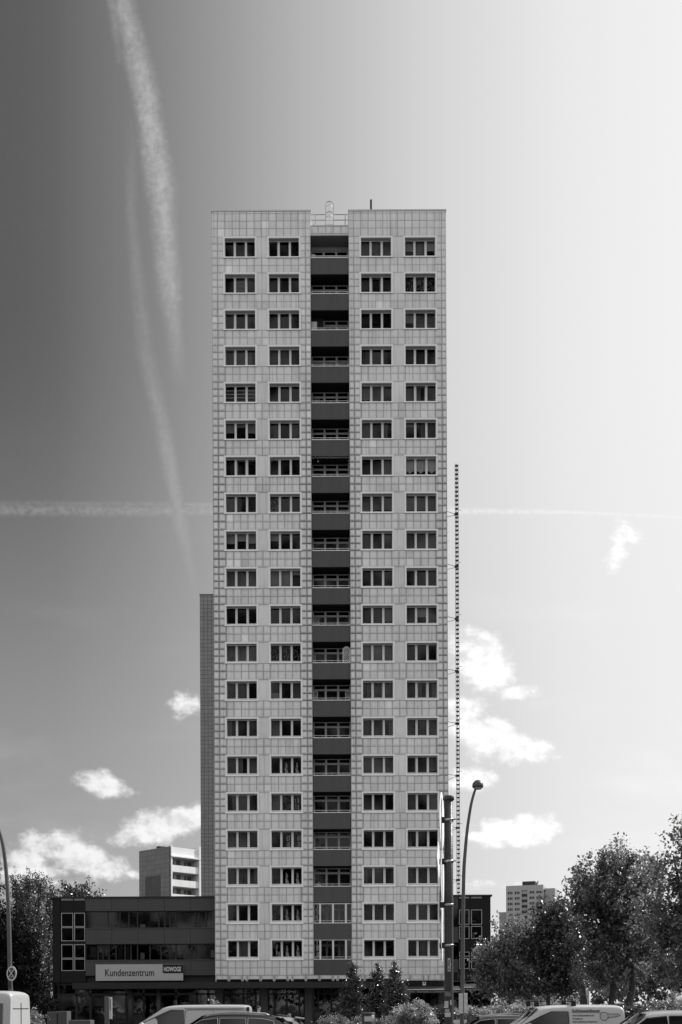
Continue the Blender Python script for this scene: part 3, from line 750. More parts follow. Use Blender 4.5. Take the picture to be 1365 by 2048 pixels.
Lrows = [(1795, 1800, 's'), (1825, 1853, 'w'), (1854, 1881.5, 'w'), (1888, 1916, 'w'), (1917, 1941, 'w')]
bay([(lx(123), lx(147)), (lx(149), lx(172) - .05)], Lrows, x105 + .1, x172 - .0)
bay([(lx(919), lx(939.5)), (lx(943), lx(965))], [(1793, 1799.5, 's'), (1822, 1852, 'w'), (1855, 1880.5, 'w'), (1906.5, 1916, 'w'), (1919, 1940.5, 'w')], lx(917), x983 - .1)
ib = MB()   # things seen through the right bays
for px0, px1, a, b in ((917, 921, 1845, 1850), (943, 946, 1836, 1848), (946, 953, 1843, 1846), (944, 947, 1870, 1878), (948, 951, 1867, 1878), (935, 938, 1837, 1847)):
    ib.box(lx(px0), lx(px1), .3, .33, lz(b), lz(a))
ib.build('window_hanging', M['curtain_light'], low)
# ground floor of the left wing
gfb = MB(); gfg = MB()
for px in (105, 150, 178, 250, 285, 318, 350, 392, 415):
    gfb.box(lx(px) - .09, lx(px) + .09, .5, .62, 0, 3.6)
gfb.box(x105 + .1, TX0, .5, .62, 2.75, 2.9); gfb.box(x105 + .1, TX0, .5, .62, 0, .35); gfb.box(x105 + .1, TX0, .3, .62, 3.55, lz(1951))
gfb.build('shopfront', M['dark_metal'], low); gfb = MB()
gfb.box(TX1, x983 - .1, .5, .62, 2.3, 2.5); gfb.box(TX1, x983 - .1, .5, .62, 0, .35)
for px in (932, 945, 962): gfb.box(lx(px) - .09, lx(px) + .09, .5, .62, 0, 3.6)
gfb.build('shopfront', M['dark_metal'], low)
gfg.poly([(x105 + .1, .56, .3), (TX0, .56, .3), (TX0, .56, 3.6), (x105 + .1, .56, 3.6)]); gfg.build('shopfront_glass', M['sglass'], low); gfg = MB(); gfg.poly([(TX1, .56, .3), (x983 - .1, .56, .3), (x983 - .1, .56, 3.6), (TX1, .56, 3.6)])
gfg.build('shopfront_glass', M['sglass'], low)
hb = MB()
for px0, px1, a, b, k in ((176, 243, 1988, 2012, 0), (270, 290, 1985, 2016, 0), (298, 312, 1990, 2012, 0), (252, 258, 1984, 2010, 1), (262, 266, 1990, 2010, 1), (376, 398, 1990, 2012, 0), (143, 148, 1998, 2012, 1)):
    hb.box(lx(px0), lx(px1), .75, .8, lz(b), lz(a))
hb.build('inner_screen', M['curtain'], low)
for px in (262, 318): MB().lathe([(.19, 0), (.19, 3.3)], ((px - CX) * 83 / F, -3, 0), 16).build('round_column', M['pole'], low, True)
# flat roof part seen on top between slab block and tower
MB().box(lx(376), lx(424), 4.0, 9, top, top + .42).build('roof_box', M['dark_metal'], low, bevel=.06)

CYp = 82.0
canx0, canx1 = (145 - CX) * CYp / F, (812 - CX) * CYp / F
cm_ = MB(); cm_.box(canx0, canx1, 0, 2.95, EYE + (HZ - 1976) * CYp / F, EYE + (HZ - 1963.5) * CYp / F)
co = cm_.build('canopy', M['canopy'], None, loc=(0, CYp, 0), bevel=.02); tag(co, 'long flat dark canopy running along the tower foot above the shop windows', 'canopy')
# customer centre sign
sY = 85.75
sgp = empty('wall_sign', P(279, 1963, sY), 'long pale sign reading Kundenzentrum on the office building', 'sign')
def spx(px, py):
    p = P(px, py, sY) - sgp.location; return p.x, p.z
a0 = spx(192, 1929); b0 = spx(367, 1961); nt0 = spx(326, 1931)[0]; nz0 = spx(326, 1946.5)[1]
a0 = (a0[0], a0[1]); MB().box(a0[0], b0[0], -.05, .05, b0[1] - .0, a0[1]).build('panel', M['sign'], sgp, bevel=.01)
rdn = .12; pts = [(nt0, a0[1] - .02), (nt0, nz0 + rdn)] + [(nt0 + rdn - rdn * cos(t), nz0 + rdn - rdn * sin(t)) for t in [pi / 2 * k / 6 for k in range(1, 7)]] + [(b0[0] + .002, nz0), (b0[0] + .002, a0[1] - .02)]
MB().prism(pts, -.062, -.051).build('name_plate', M['sign_dark'], sgp)
kx, kz = spx(211, 1952.2); text('lettering', 'Kundenzentrum', kx, -.055, kz, (309 - 211) * sY / F, M['letter_dark'], sgp, h=.52, offset=.01)
kx, kz = spx(328.5, 1942.6); text('lettering', 'HOWOGE', kx, -.067, kz, 34.5 * sY / F, M['letter_light'], sgp, h=.33, offset=.03)
# shop fascia, awnings and writing
fa = empty('shop_fascia', (0, 84.4, 0), 'black shop fascia with a small white U mark at the tower foot', 'shop front')
def wx(px, Y): return (px - CX) * Y / F
fY = 84.4; Z = lambda py, Y: EYE + (HZ - py) * Y / F
MB().box(wx(812, fY), wx(887, fY), 0, .5, Z(1979, fY), Z(1963.6, fY)).build('panel', M['black'], fa)
u = MB(); ux, uz = wx(846, fY), Z(1971.5, fY); rim = .065
u.prism([(ux, uz), (ux + .24, uz), (ux + .24, uz + .28), (ux + .16, uz + .28), (ux + .16, uz + .12), (ux + .08, uz + .12), (ux + .08, uz + .28), (ux, uz + .28)], -.02, -.002)
u.build('letter_mark', M['letter_light'], fa)
def awning(px0, px1, Y, pyt, txt, label, tx0, tx1):
    o = empty('awning', (0, Y, 0), label, 'awning')
    x0, x1 = wx(px0, Y), wx(px1, Y); zt = Z(pyt, Y)
    MB().prism([(x0, 0), (x1, 0), (x1, .06), (x0, .06)], -.03, .05).build('front_bar', M['awning_edge'], o, loc=(0, 0, zt))
    c_ = MB(); c_.poly([(x0, 0, 0), (x1, 0, 0), (x1, 1.3, .28), (x0, 1.3, .28)]); c_.poly([(x1, 0, -.01), (x0, 0, -.01), (x0, 1.3, .27), (x1, 1.3, .27)])
    c_.build('canvas', M['awning'], o, loc=(0, 0, zt + .02))
    v_ = MB(); n = 18
    for k in range(n):
        a, b = x0 + (x1 - x0) * k / n, x0 + (x1 - x0) * (k + 1) / n
        v_.box(a, b, -.01 + .006 * (k % 2), .0 + .006 * (k % 2), -.23, 0)
    v_.build('valance', M['awning'], o, loc=(0, 0, zt))
    text('lettering', txt, wx(tx0, Y), -.02, zt - .19, wx(tx1, Y) - wx(tx0, Y), M['sill_light'], o, h=.13)
    return o
awning(813, 922, 83.2, 1980.5, 'Milch - Getränke u. Lebensmittel - Kaffee', 'dark awning with a white front bar over the shop window beside the thick pole', 817, 919)
awning(929, 972, 83.2, 1976.5, "Bork's Bäckerei", "dark awning of the bakery with its name on the valance", 934, 968)
bk = empty('bakery_sign', (0, 85.6, 0), "dark fascia sign of the bakery with large grey lettering under the glazed bays", 'sign')
MB().box(wx(905, 85.6), wx(976, 85.6), 0, .3, Z(1963, 85.6), Z(1946, 85.6)).build('panel', M['black'], bk)
text('lettering', "Bork's Bäckerei", wx(916, 85.6), -.02, Z(1958, 85.6), wx(972, 85.6) - wx(916, 85.6), M['band'], bk, h=.42)
MB().box(wx(905, 85.6), wx(976, 85.6), -.12, 0, Z(1964.5, 85.6), Z(1963, 85.6)).build('rail', M['pole_grey'], bk)

# ------------------------------------------------------------------ balcony odds and ends
def bal(px, r, dy=.5): return Vector((fx(px, (HZ - rows[r]) ), TY + dy, WB[r] + .02 + .05))
la = MB(); w_, h_ = .27, 1.18
arch = [(-w_, 0), (-w_, h_ - w_)] + [(w_ * -cos(t), h_ - w_ + w_ * sin(t)) for t in [pi * k / 10 for k in range(1, 10)]] + [(w_, h_ - w_), (w_, 0)]
la.tube([(x, 0, z) for x, z in arch], .022, 6)
def inside(x, z): return abs(x) <= w_ and z >= 0 and (z <= h_ - w_ or (x * x + (z - h_ + w_) ** 2) <= w_ * w_)
for s_ in (1, -1):
    for k in range(-4, 13):
        c0 = k * .19; seg = [(x, c0 + s_ * x * 1.2) for x in [(-w_ + 2 * w_ * j / 24) for j in range(25)]]; seg = [q for q in seg if inside(*q)]
        if len(seg) > 2: la.tube([(seg[0][0], 0, seg[0][1]), (seg[-1][0], 0, seg[-1][1])], .012, 4)
o = la.build('trellis', M['white_metal'], None, loc=bal(693.5, 11, .1)); tag(o, 'white arched lattice trellis standing on a balcony railing', 'trellis')
def shelf(px, r, w, h, label, dy=.6, m='bframe'):
    s_ = MB(); rim_boxes(s_, 0, w, 0, .3, 0, h, .04); s_.box(.04, w - .04, .02, .3, h * .5, h * .5 + .03); s_.box(.04, w - .04, .27, .3, .04, h - .04)
    o = s_.build('shelf', M[m], None, loc=bal(px, r, .3) + Vector((0, 0, -.25))); return tag(o, label, 'shelf')
shelf(626, 11, .2, .85, 'narrow pale shelf at the left end of the balcony that has the lattice trellis', m='reveal')
shelf(627, 12, .33, .95, 'pale shelf at the left end of the balcony directly below the lattice trellis', m='reveal')
shelf(691, 12, .38, 1.0, 'pale shelf at the right end of the balcony directly below the lattice trellis', m='reveal')
s_ = MB().box(0, .42, 0, .05, 0, .75).build('privacy_screen', M['curtain_light'], None, loc=bal(623, 2, .3)); tag(s_, 'pale upright board at the left end of the third balcony from the top', 'screen')
s_ = MB().box(0, .3, 0, .05, 0, .42).build('privacy_screen', M['reveal'], None, loc=bal(622.5, 0, .3)); tag(s_, 'small pale board at the left end of the topmost balcony', 'screen')
s_ = MB().box(0, .9, 0, .02, -.3, 1.35)
for k in range(12): s_.box(.02 + .073 * k, .05 + .073 * k, -.02, 0, -.3, 1.35)
tag(s_.build('reed_mat', M['black'], None, loc=bal(623, 2, .8)), 'dark upright reed mat behind the pale board on the third balcony from the top', 'reed mat')
def flower_box(r, px0, px1, label, seed, hgt=.28):
    a, b = bal(px0, r, .0), bal(px1, r, .0); w = (b.x - a.x) / 2; o = empty('flower_box', (a.x + w, a.y + .24, a.z - .02), label, 'flower box')
    MB().box(-w, w, -.07, .07, -.16, .02).build('trough', M['reveal'], o, bevel=.01)
    rg = np.random.default_rng(seed); n_ = 260; pt = np.stack([rg.uniform(-w, w, n_), rg.normal(0, .05, n_), np.abs(rg.normal(.05, hgt * .4, n_))], 1)
    link('plants', FLOW(pt, seed), o)
FLOWERS = [(7, 624, 699, 'bushy flower box along the railing one balcony below the light string', 5, .3), (4, 625, 640, 'dark plant at the left end of the fifth balcony from the top', 6, .5), (10, 626, 640, 'plants at the left end of the balcony above the trellis balcony', 7, .6), (14, 682, 699, 'small white potted flowers at the right end of a lower balcony', 8, .15), (2, 672, 696, 'small flower box on the right half of the third balcony from the top', 9, .12)]
fl = empty('fairy_lights', bal(622, 6, .1), 'string of small white lights hung along the opening of a balcony', 'fairy lights')
fb = MB(); wire = []
zt_ = WB[5] + .02 - 1.22 - (WB[6] + .07)
for k in range(17):
    x_ = bw * k / 16; z_ = zt_ - .09 - .03 * (k % 2) - .02 * sin(k * 2.1); wire.append((x_, 0, z_ + .03)); fb.lathe([(.001, -.035), (.03, -.015), (.035, .0), (.025, .025), (.001, .035)], (x_ + .0, 0, z_), 7)
for s_ in (0.02, bw - .02):
    for k in range(1, 5): fb.lathe([(.001, -.035), (.03, -.015), (.035, .0), (.025, .025), (.001, .035)], (s_, 0, zt_ - .1 - .24 * k), 7)
fb.lathe([(.001, -.05), (.04, -.02), (.05, .0), (.03, .03), (.001, .05)], (.55, 0, zt_ - .38), 8)
fb.build('bulbs', M['sign_face'], fl, True); wm = MB(); wm.tube(wire, .006, 4); wm.build('wire', M['dark_metal'], fl)
# ------------------------------------------------------------------ climbing mast at the right side wall
MYY = 92.0
mp_ = P(917.5, 1800, MYY); mtop = P(917, 928, MYY).z
mast = empty('hoist_mast', (mp_.x, MYY, 0), 'thin lattice hoist mast standing beside the right edge of the tower', 'hoist mast')
mm = MB(); hw = .125; MS = MYY / F
for x_ in (-hw, hw):
    for y_ in (-hw, hw): mm.tube([(x_, y_, 0), (x_, y_, mtop)], .011, 5)
mm.tube([(0, 0, 0), (0, 0, mtop)], .02, 5)
per = 8.62 * MS; n = int(mtop / per)
mk = MB()
for k in range(n):
    z = mtop - .1 - per * k
    mk.prism([(-hw, z), (-hw, z - .08), (-.05, z - .09), (0, z - .15), (.05, z - .09), (hw, z - .08), (hw, z)], -hw * .8, hw * .8)
    if k % 2: mm.tube([(-hw, -hw, z), (hw, -hw, z - per)], .008, 4)
    else: mm.tube([(hw, -hw, z), (-hw, -hw, z - per)], .008, 4)
mm.build('lattice', M['pole_grey'], mast); mk.build('rack_brackets', M['dark_metal'], mast)
for k in range(9):
    z = P(917, 1029 + 104.5 * k, MYY).z
    if z < 1: continue
    b_ = MB(); b_.tube([(0, 0, z), (-(mp_.x - XR + .1), -1.0, z + .02)], .022, 5); b_.tube([(0, 0, z - .03), (-(mp_.x - XR + .1), -1.0, z - .75)], .018, 5); b_.box(-.2, .12, -.1, .1, z - .06, z + .08)
    b_.tube([(hw, 0, z + .35), (hw + .22, 0, z + .37)], .016, 4); b_.build('wall_tie', M['dark_metal'], mast)

# ------------------------------------------------------------------ distant buildings
# sister tower behind
ty = 162.0; tp = P(400, 1190, ty)
sis = empty('apartment_tower', (tp.x, ty, 0), 'darker tiled tower peeking out behind the left edge of the main tower', 'apartment tower')
MB().box(0, 17.8, 0, .4, 0, tp.z).build('front_wall', M['twin'], sis); tb_ = MB(); tb_.box(0, .4, .4, 16, 0, tp.z); tb_.box(17.4, 17.8, .4, 16, 0, tp.z); tb_.build('side_wall', M['twinY'], sis)
MB().box(.4, 17.4, .4, 16, tp.z - .6, tp.z - .3).build('roof', M['roofing'], sis)
MB().box(-.05, 17.85, -.05, .45, tp.z, tp.z + .12).build('roof_edge_cap', M['pole_grey'], sis)
# slab block: local x runs along the balcony front
def local_front(origin, ang): 
    o = origin; return ang
c0 = P(341.5, 1693, 217.0)
slab = empty('slab_block', (c0.x, c0.y, 0), 'pale slab apartment block with white balconies behind the office roof', 'apartment block', rz=radians(47))
SH = c0.z
# local +x along the balcony front (away to the right), local +y into the block
gx = MB(); gx.box(0, .35, .35, 9.0, 0, SH + .15)
g1 = MB(); g1.box(.35, 46, .0, .3, SH - 1.7, SH - .0); g1.build('attic_panel', M['slab_white'], slab)
gable = MB(); gable.box(-.3, 0, 0, 9.6, 0, SH)
gab = gable.build('gable_wall', gridmat('gable_tile', .2, 1.4, .93, 'Y', .04, .45), slab)
MB().box(-.34, -.30, 2.8, 7.6, 0, SH - 5.3).build('gable_panel', gridmat('gable_dark', .08, 1.4, .93, 'Y', .03, .5), slab)
MB().box(.0, .32, -.2, .6, 0, SH + .25).build('corner_pier', M['slab_white'], slab)
MB().box(0, 46, .6, 9.4, SH - .5, SH - .2).build('roof', M['roofing'], slab)
MB().box(2, 4, 6, 7, SH - .2, SH + .9).build('roof_vent', M['dark_metal'], slab)
par_m = MB(); par_m.box(0, 6.6, -.1, .05, -1.05, .25); 
for k in range(1, 3): par_m.box(2.2 * k - .03, 2.2 * k + .03, -.12, -.1, -1.0, .2)
me_sp = par_m.mesh('balcony_parapet', M['slab_white'])
bk_m = MB(); bk_m.box(0, 6.6, 1.35, 1.5, -1.05, 1.75); bk_m.box(0, 6.6, .05, 1.35, 1.75 - .18, 1.75); me_sb = bk_m.mesh('balcony_back', M['far_wing'])
wn = MB()
for a, b, c_, d in ((.6, 1.5, .1, 1.3), (2.2, 3.2, .1, 1.4), (4.1, 4.6, -.9, 1.3), (4.8, 5.9, .1, 1.3)):
    wn.box(a, b, 1.30, 1.34, c_, d)
me_sw = wn.mesh('balcony_windows', M['far_glass'])
for bay_ in range(4):
    x0 = .3 + 7.2 * bay_
    MB().box(x0 + 6.6, x0 + 7.2, -.35, 1.5, 0, SH + (0.6 if bay_ == 0 else 0)).build('pier', M['slab_white'], slab)
    for k in range(10):
        z = SH - 3.75 - 2.8 * k
        if z < 1.2: break
        p_ = link('balcony_parapet', me_sp, slab, (x0, 0, z)); link('balcony_back', me_sb, slab, (x0, 0, z)); link('balcony_windows', me_sw, slab, (x0, 0, z))
MB().box(0, 30, -.4, 0.0, SH - 1.95, SH - 1.72).build('top_ledge', M['slab_white'], slab)
bb = MB(); bb.box(.3, 29, 1.5, 9.4, 0, SH - .6); bb.build('wall', M['far_wing'], slab)

# far tower on the right
FD = 520.0; FSC = F / FD
fo = P(1012.5, 1772, FD); fe = P(1082.5, 1768, FD); FW = (fe.x - fo.x) * 1.06
ft = empty('apartment_tower', (fo.x, FD, 0), 'distant pale apartment tower with a dark balcony column above the trees on the right', 'apartment tower', rz=radians(-19))
fh = fo.z
fwl = MB()
cols_ = [(.045, .175), (.235, .365), None, (.63, .76), (.815, .95)]
fl_h = 10.95 * FD / F; wt0 = fh - 12.2 * FD / F
XS = [0] + [v * FW for c_ in cols_ if c_ for v in c_] + [FW]
nf = 14
spans = [(XS[0], XS[1]), (XS[2], XS[3]), (XS[4], .42 * FW), (.575 * FW, XS[5]), (XS[6], XS[7]), (XS[8], FW)]
for a, b in spans: fwl.box(a, b, 0, .5, 0, fh)
for i in (1, 3, 5, 7):
    a, b = XS[i], XS[i + 1]; zt = fh
    for r in range(nf): fwl.box(a, b, .002, .5, wt0 - r * fl_h, zt); zt = wt0 - r * fl_h - 5.0 * FD / F
    fwl.box(a, b, .002, .5, 0, zt)
fwl.box(.42 * FW, .575 * FW, 0.002, .5, wt0 + .6, fh)
fwl.build('wall', M['far_wall'], ft)
me_fw = MB(); ww_, wh_ = .13 * FW, 5.0 * FD / F; me_fw.box(0, ww_, .35, .5, 0, wh_, 0)
for k in (1, 2): me_fw.box(ww_ * k / 3 - .12, ww_ * k / 3 + .12, .28, .35, 0, wh_, 1)
me_fw = me_fw.mesh('window', [M['far_glass'], M['far_wall']])
me_fb = MB().box(0, .155 * FW, .3, .5, 0, fl_h * .46).mesh('parapet', M['far_dark']); me_fr = MB().box(0, .155 * FW, 1.6, 1.7, fl_h * .46, fl_h).mesh('balcony_back', M['far_glass'])
for r in range(nf):
    for i in (1, 3, 5, 7): link('window', me_fw, ft, (XS[i], 0, wt0 - r * fl_h - 5.0 * FD / F))
    link('parapet', me_fb, ft, (.42 * FW, 0, wt0 - r * fl_h - fl_h + .2)); link('balcony_back', me_fr, ft, (.42 * FW, 0, wt0 - r * fl_h - fl_h + .2))
MB().box(.3, FW - .3, .5, 15, 0, fh - .4).build('core', M['far_wing'], ft)
MB().box(.42 * FW, .76 * FW, 2, 8, fh - .4, fh + 8.5 * FD / F).build('lift_house', M['far_dark'], ft)
fp = MB(); fp.tube([(.77 * FW, 2.5, fh + .3), (.80 * FW, 2.5, fh + .3), (.83 * FW, 2.5, fh + 1), (.84 * FW, 2.5, fh + 2.0)], .25, 6); fp.build('roof_pipe', M['far_dark'], ft)
q = P(995, 1822, FD); MB().box(q.x - fo.x - .3, -.0, 6, 14, 0, q.z).build('wing', M['far_wing'], ft)
q = P(1093, 1776, FD); MB().box(FW, q.x - fo.x + 3.4, 3, 12, 0, q.z - .5).build('wing', M['far_wing'], ft)
# ------------------------------------------------------------------ vegetation
def leaf_mesh(name, centers, sizes, m, seed=0, up=.35):
    """one small folded leaf (two triangles) per centre"""
    rg = np.random.default_rng(seed); n = len(centers)
    nrm = rg.normal(size=(n, 3)); nrm[:, 2] += up; nrm /= np.linalg.norm(nrm, axis=1)[:, None]
    t = rg.normal(size=(n, 3)); t -= nrm * (t * nrm).sum(1)[:, None]; t /= np.linalg.norm(t, axis=1)[:, None]
    b = np.cross(nrm, t); s = sizes[:, None]
    P0 = centers - t * s; P2 = centers + t * s * 1.1; P1 = centers + b * s * .62 + nrm * s * .18; P3 = centers - b * s * .62 + nrm * s * .18
    V_ = np.stack([P0, P1, P2, P3], 1).reshape(-1, 3)
    me = bpy.data.meshes.new(name); me.vertices.add(4 * n); me.vertices.foreach_set('co', V_.ravel())
    me.loops.add(6 * n); base = np.arange(n)[:, None] * 4
    me.loops.foreach_set('vertex_index', (base + np.array([[0, 1, 2, 0, 2, 3]])).ravel())
    me.polygons.add(2 * n); me.polygons.foreach_set('loop_start', np.arange(2 * n) * 3)
    me.update(calc_edges=True)
    ca = me.color_attributes.new('tile', 'FLOAT_COLOR', 'POINT'); cx_, cy_, cz_ = centers.T; r = (.55 * rg.random(n) + .45 * (.5 + .5 * np.sin(4.3 * cx_ + 2.3 * cz_ + seed) * np.sin(3.9 * cz_ - 2.1 * cx_ + 3 * cy_))).repeat(4)
    cc_ = np.stack([r, r * 0, r * 0, r * 0 + 1], 1); ca.data.foreach_set('color', cc_.ravel())
    me.materials.append(m); return me
FLOW = lambda pt, seed: leaf_mesh('plants', pt, np.full(len(pt), .035), M['leaf_flower'], seed)
for q_ in FLOWERS: flower_box(*q_)
def crown_pts(blobs, nclump, nleaf, seed, cs=.35, shell=.55):
    rg = np.random.default_rng(seed); vol = np.array([b[3] * b[4] * b[5] for b in blobs]) ** .8; pr = vol / vol.sum()
    out = []; tips = []
    for _ in range(nclump):
        b = blobs[rg.choice(len(blobs), p=pr)]
        d = rg.normal(size=3); d /= np.linalg.norm(d); r = (shell + (1 - shell) * rg.random()) * (1 + .13 * rg.normal())
        far_ = cs >= .25 and rg.random() < .16
        if far_: r *= rg.uniform(1.15, 1.45)
        c = np.array(b[:3]) + d * np.array(b[3:6]) * r; tips.append(c)
        k = max(3, int(nleaf * rg.uniform(.4, 1.6) * (.35 if far_ else 1)))
        sc_ = cs * rg.uniform(.6, 1.4)
        if cs < .25: out.append(c + rg.normal(size=(k, 3)) * np.array([sc_, sc_, sc_ * .7]) * .5); continue
        dd = d * np.array([1, 1, .6]) + np.array([0, 0, .55]) + rg.normal(size=3) * .35; dd /= np.linalg.norm(dd)
        t_ = rg.uniform(-.7, 1.3, k)[:, None]; wd_ = sc_ * .26 * (1.25 - .6 * np.abs(t_))
        out.append(c + dd * t_ * sc_ * 1.25 + rg.normal(size=(k, 3)) * wd_)
    return np.concatenate(out), tips
def tree(name, x, y, blobs, trunk, nclump, nleaf, size, m, seed, label, cat='tree', group=None, cs=.35, shell=.55, trunks=None, limbs=14, z0=0, up=.35):
    o = empty(name, (x, y, z0), label, cat, group)
    pts, tips = crown_pts(blobs, nclump, nleaf, seed, cs, shell)
    rg = np.random.default_rng(seed + 1)
    link('crown', leaf_mesh('crown', pts, size * rg.uniform(.6, 1.25, len(pts)), m, seed, up), o)
    t = MB(); r0, ht = trunk
    for tx, lean in (trunks or [(0, 0)]):
        bl_ = blobs[0]
        topz = bl_[2]
        path = [Vector((tx, 0, -.05)), Vector((tx + lean * .35, .05, ht * .5)), Vector((tx + lean, .0, ht)), Vector((tx + lean * 1.3 + bl_[0] * .3, bl_[1] * .3, (ht + topz) / 2)), Vector((lean + bl_[0] * .7, bl_[1] * .7, topz + bl_[5] * .4))]
        t.tube(path, [r0 * 1.25, r0, r0 * .8, r0 * .55, r0 * .2], 9)
        for k in range(limbs):
            tip = Vector(tips[int(rg.integers(len(tips)))]); f = rg.uniform(.0, .9)
            s_ = path[2].lerp(path[4], f); mid = s_.lerp(tip, .5) + Vector((0, 0, .25))
            t.tube([s_, mid, tip], [r0 * .35 * (1 - f * .5), r0 * .2, .012], 5)
    t.build('trunk', M['bark'], o, True)
    return o
def TP(px, Y): return (px - CX) * Y / F
def H(py, Y): return EYE + (HZ - py) * Y / F
def tree_px(name, Y, cx, blobs_px, m, label, nclump, nleaf, size, seed, trunk=(.12, 2), dy=1.0, **k):
    x = TP(cx, Y)
    bl_ = [((TP(a, Y) - x), rnd.uniform(-.5, .5) * dy, H(b, Y), ra * Y / F, max(ra, 40) * Y / F * .8 * dy, rb * Y / F) for a, b, ra, rb in blobs_px]
    return tree(name, x, Y, bl_, trunk, nclump, nleaf, size, m, seed, label, **k)
# right side
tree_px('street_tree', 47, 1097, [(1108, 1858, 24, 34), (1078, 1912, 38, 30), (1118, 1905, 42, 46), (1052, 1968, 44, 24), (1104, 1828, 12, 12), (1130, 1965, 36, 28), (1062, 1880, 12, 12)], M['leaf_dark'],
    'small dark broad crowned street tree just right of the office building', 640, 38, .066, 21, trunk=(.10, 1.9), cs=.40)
tree_px('street_tree', 53, 1215, [(1172, 1768, 16, 34), (1205, 1745, 18, 28), (1245, 1738, 22, 26), (1158, 1825, 16, 30), (1230, 1815, 62, 46), (1288, 1760, 24, 34), (1185, 1880, 44, 40), (1270, 1880, 62, 50), (1215, 1945, 66, 22), (1150, 1790, 8, 8), (1195, 1800, 30, 20)], M['leaf'],
    'large leafy tree with several leaning trunks in the middle of the right side', 950, 40, .078, 22, trunk=(.2, 2.6), cs=.5, trunks=[(-.9, -.3), (.1, .2), (.7, .5)], limbs=18)
tree_px('street_tree', 40, 1395, [(1336, 1722, 12, 26), (1362, 1690, 16, 30), (1405, 1680, 40, 50), (1325, 1790, 22, 36), (1390, 1770, 50, 60), (1335, 1860, 44, 44), (1400, 1880, 70, 60), (1345, 1940, 44, 22), (1450, 1800, 80, 100), (1315, 1735, 8, 12)], M['leaf'],
    'tall tree reaching highest at the right edge of the view', 860, 38, .070, 23, trunk=(.16, 2.4), cs=.42)
tree_px('street_tree', 70, 1300, [(1300, 1900, 130, 60), (1200, 1930, 90, 45), (1400, 1930, 120, 50), (1250, 1975, 60, 22)], M['leaf_bright'],
    'bright leafed tree seen through the trunks on the right', 800, 34, .12, 24, trunk=(.15, 1.8), cs=.7)
tree_px('street_tree', 75, 1010, [(1000, 1925, 40, 40), (1040, 1895, 45, 40), (1030, 1960, 60, 40), (985, 1960, 22, 30)], M['leaf'],
    'bushy tree behind the dark street tree, beside the office building corner', 500, 34, .11, 25, trunk=(.1, 1.6), cs=.6)
# left side
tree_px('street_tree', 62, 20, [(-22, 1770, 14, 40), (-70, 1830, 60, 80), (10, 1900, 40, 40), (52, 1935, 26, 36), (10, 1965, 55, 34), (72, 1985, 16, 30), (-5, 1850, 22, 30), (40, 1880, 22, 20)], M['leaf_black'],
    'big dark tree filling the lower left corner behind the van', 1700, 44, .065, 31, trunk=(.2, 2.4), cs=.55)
for i, (cx, tp_, w) in enumerate(((38, 1752, 13), (58, 1746, 12), (80, 1752, 13), (99, 1772, 10))):
    tree_px('poplar', 92 + 3 * i, cx, [(cx + w * .55 * ((k * 7 + i * 3) % 5 - 2) / 2, tp_ + 14 + 24 * k, w * (.42 + .1 * ((k + i) % 3)), 19) for k in range(9)], M['leaf_dark'],
        ['leftmost poplar with a narrow dark crown beyond the left trees', 'second poplar from the left, tallest of the row', 'third poplar from the left with a wide top', 'rightmost and lowest poplar, next to the office building'][i], 330, 30, .075, 41 + i, trunk=(.15, 3), cs=.42, group='poplars behind the left trees', dy=.5, limbs=6)
tree_px('park_tree', 112, 155, [(155, 1790, 24, 20), (172, 1800, 18, 16), (138, 1805, 18, 14), (155, 1860, 40, 45)], M['leaf_dark'], 'tree whose dark top shows just above the office roof', 320, 30, .14, 51, trunk=(.2, 4), cs=.7)
# behind the camera, where the windows see them
for i, (x, y, h) in enumerate(((-26, -34, 10), (-13, -38, 12), (1, -36, 11), (13, -33, 10), (27, -38, 13), (42, -36, 11), (-42, -38, 12))):
    pass
# three conical trees
for i, (cx, tp_, w, lb) in enumerate(((706, 1921, 27, 'leftmost of the three conical trees in front of the shops'), (757, 1926, 24, 'middle and narrowest of the three conical trees in front of the shops'), (791, 1921, 30, 'rightmost and fullest of the three conical trees, touching the rounded bush'))):
    blb = [(cx, tp_ + 10, w * .16, 12), (cx - 1, tp_ + 27, w * .42, 16), (cx + 1, tp_ + 48, w * .68, 18), (cx, tp_ + 72, w * .92, 22), (cx - 1, tp_ + 98, w * 1.05, 22)]
    Y = 68 - i
    x = TP(cx, Y); bl_ = [((TP(a, Y) - x), 0, H(b, Y), ra * Y / F, ra * Y / F, rb * Y / F) for a, b, ra, rb in blb]
    tree('conical_tree', x, Y, bl_, (.06, .6), 420, 34, .055, M['leaf_gloss'], 61 + i, lb, group='conical trees in front of the shops', cs=.2, limbs=5, shell=.3)
# bushes and hedges
def bush(px0, px1, pyt, Y, m, label, n, seed, name='bush', cat='bush', size=.05, group=None, z0=.12, dep=.8):
    x0, x1, h = TP(px0, Y), TP(px1, Y), H(pyt, Y); o = empty(name, ((x0 + x1) / 2, Y, 0), label, cat, group)
    rg = np.random.default_rng(seed); w = (x1 - x0) / 2
    nb = max(1, int(w / .6)); bl_ = [((-w + w * (2 * k + 1) / nb) + rg.uniform(-.1, .1), rg.uniform(-.1, .1), h * .55, w / nb * 1.25, dep, h * rg.uniform(.38, .46)) for k in range(nb)]
    pts, tips = crown_pts(bl_, n, 26, seed, .22, .5)
    link('foliage', leaf_mesh('foliage', pts, size * rg.uniform(.6, 1.3, len(pts)), m, seed), o)
    t = MB()
    for k in range(min(8, nb * 4)):
        tip = Vector(tips[k]); t.tube([(tip.x * .6, 0, -.02), tuple(tip * .9)], [.02, .008], 5)
    t.build('stems', M['bark'], o); return o
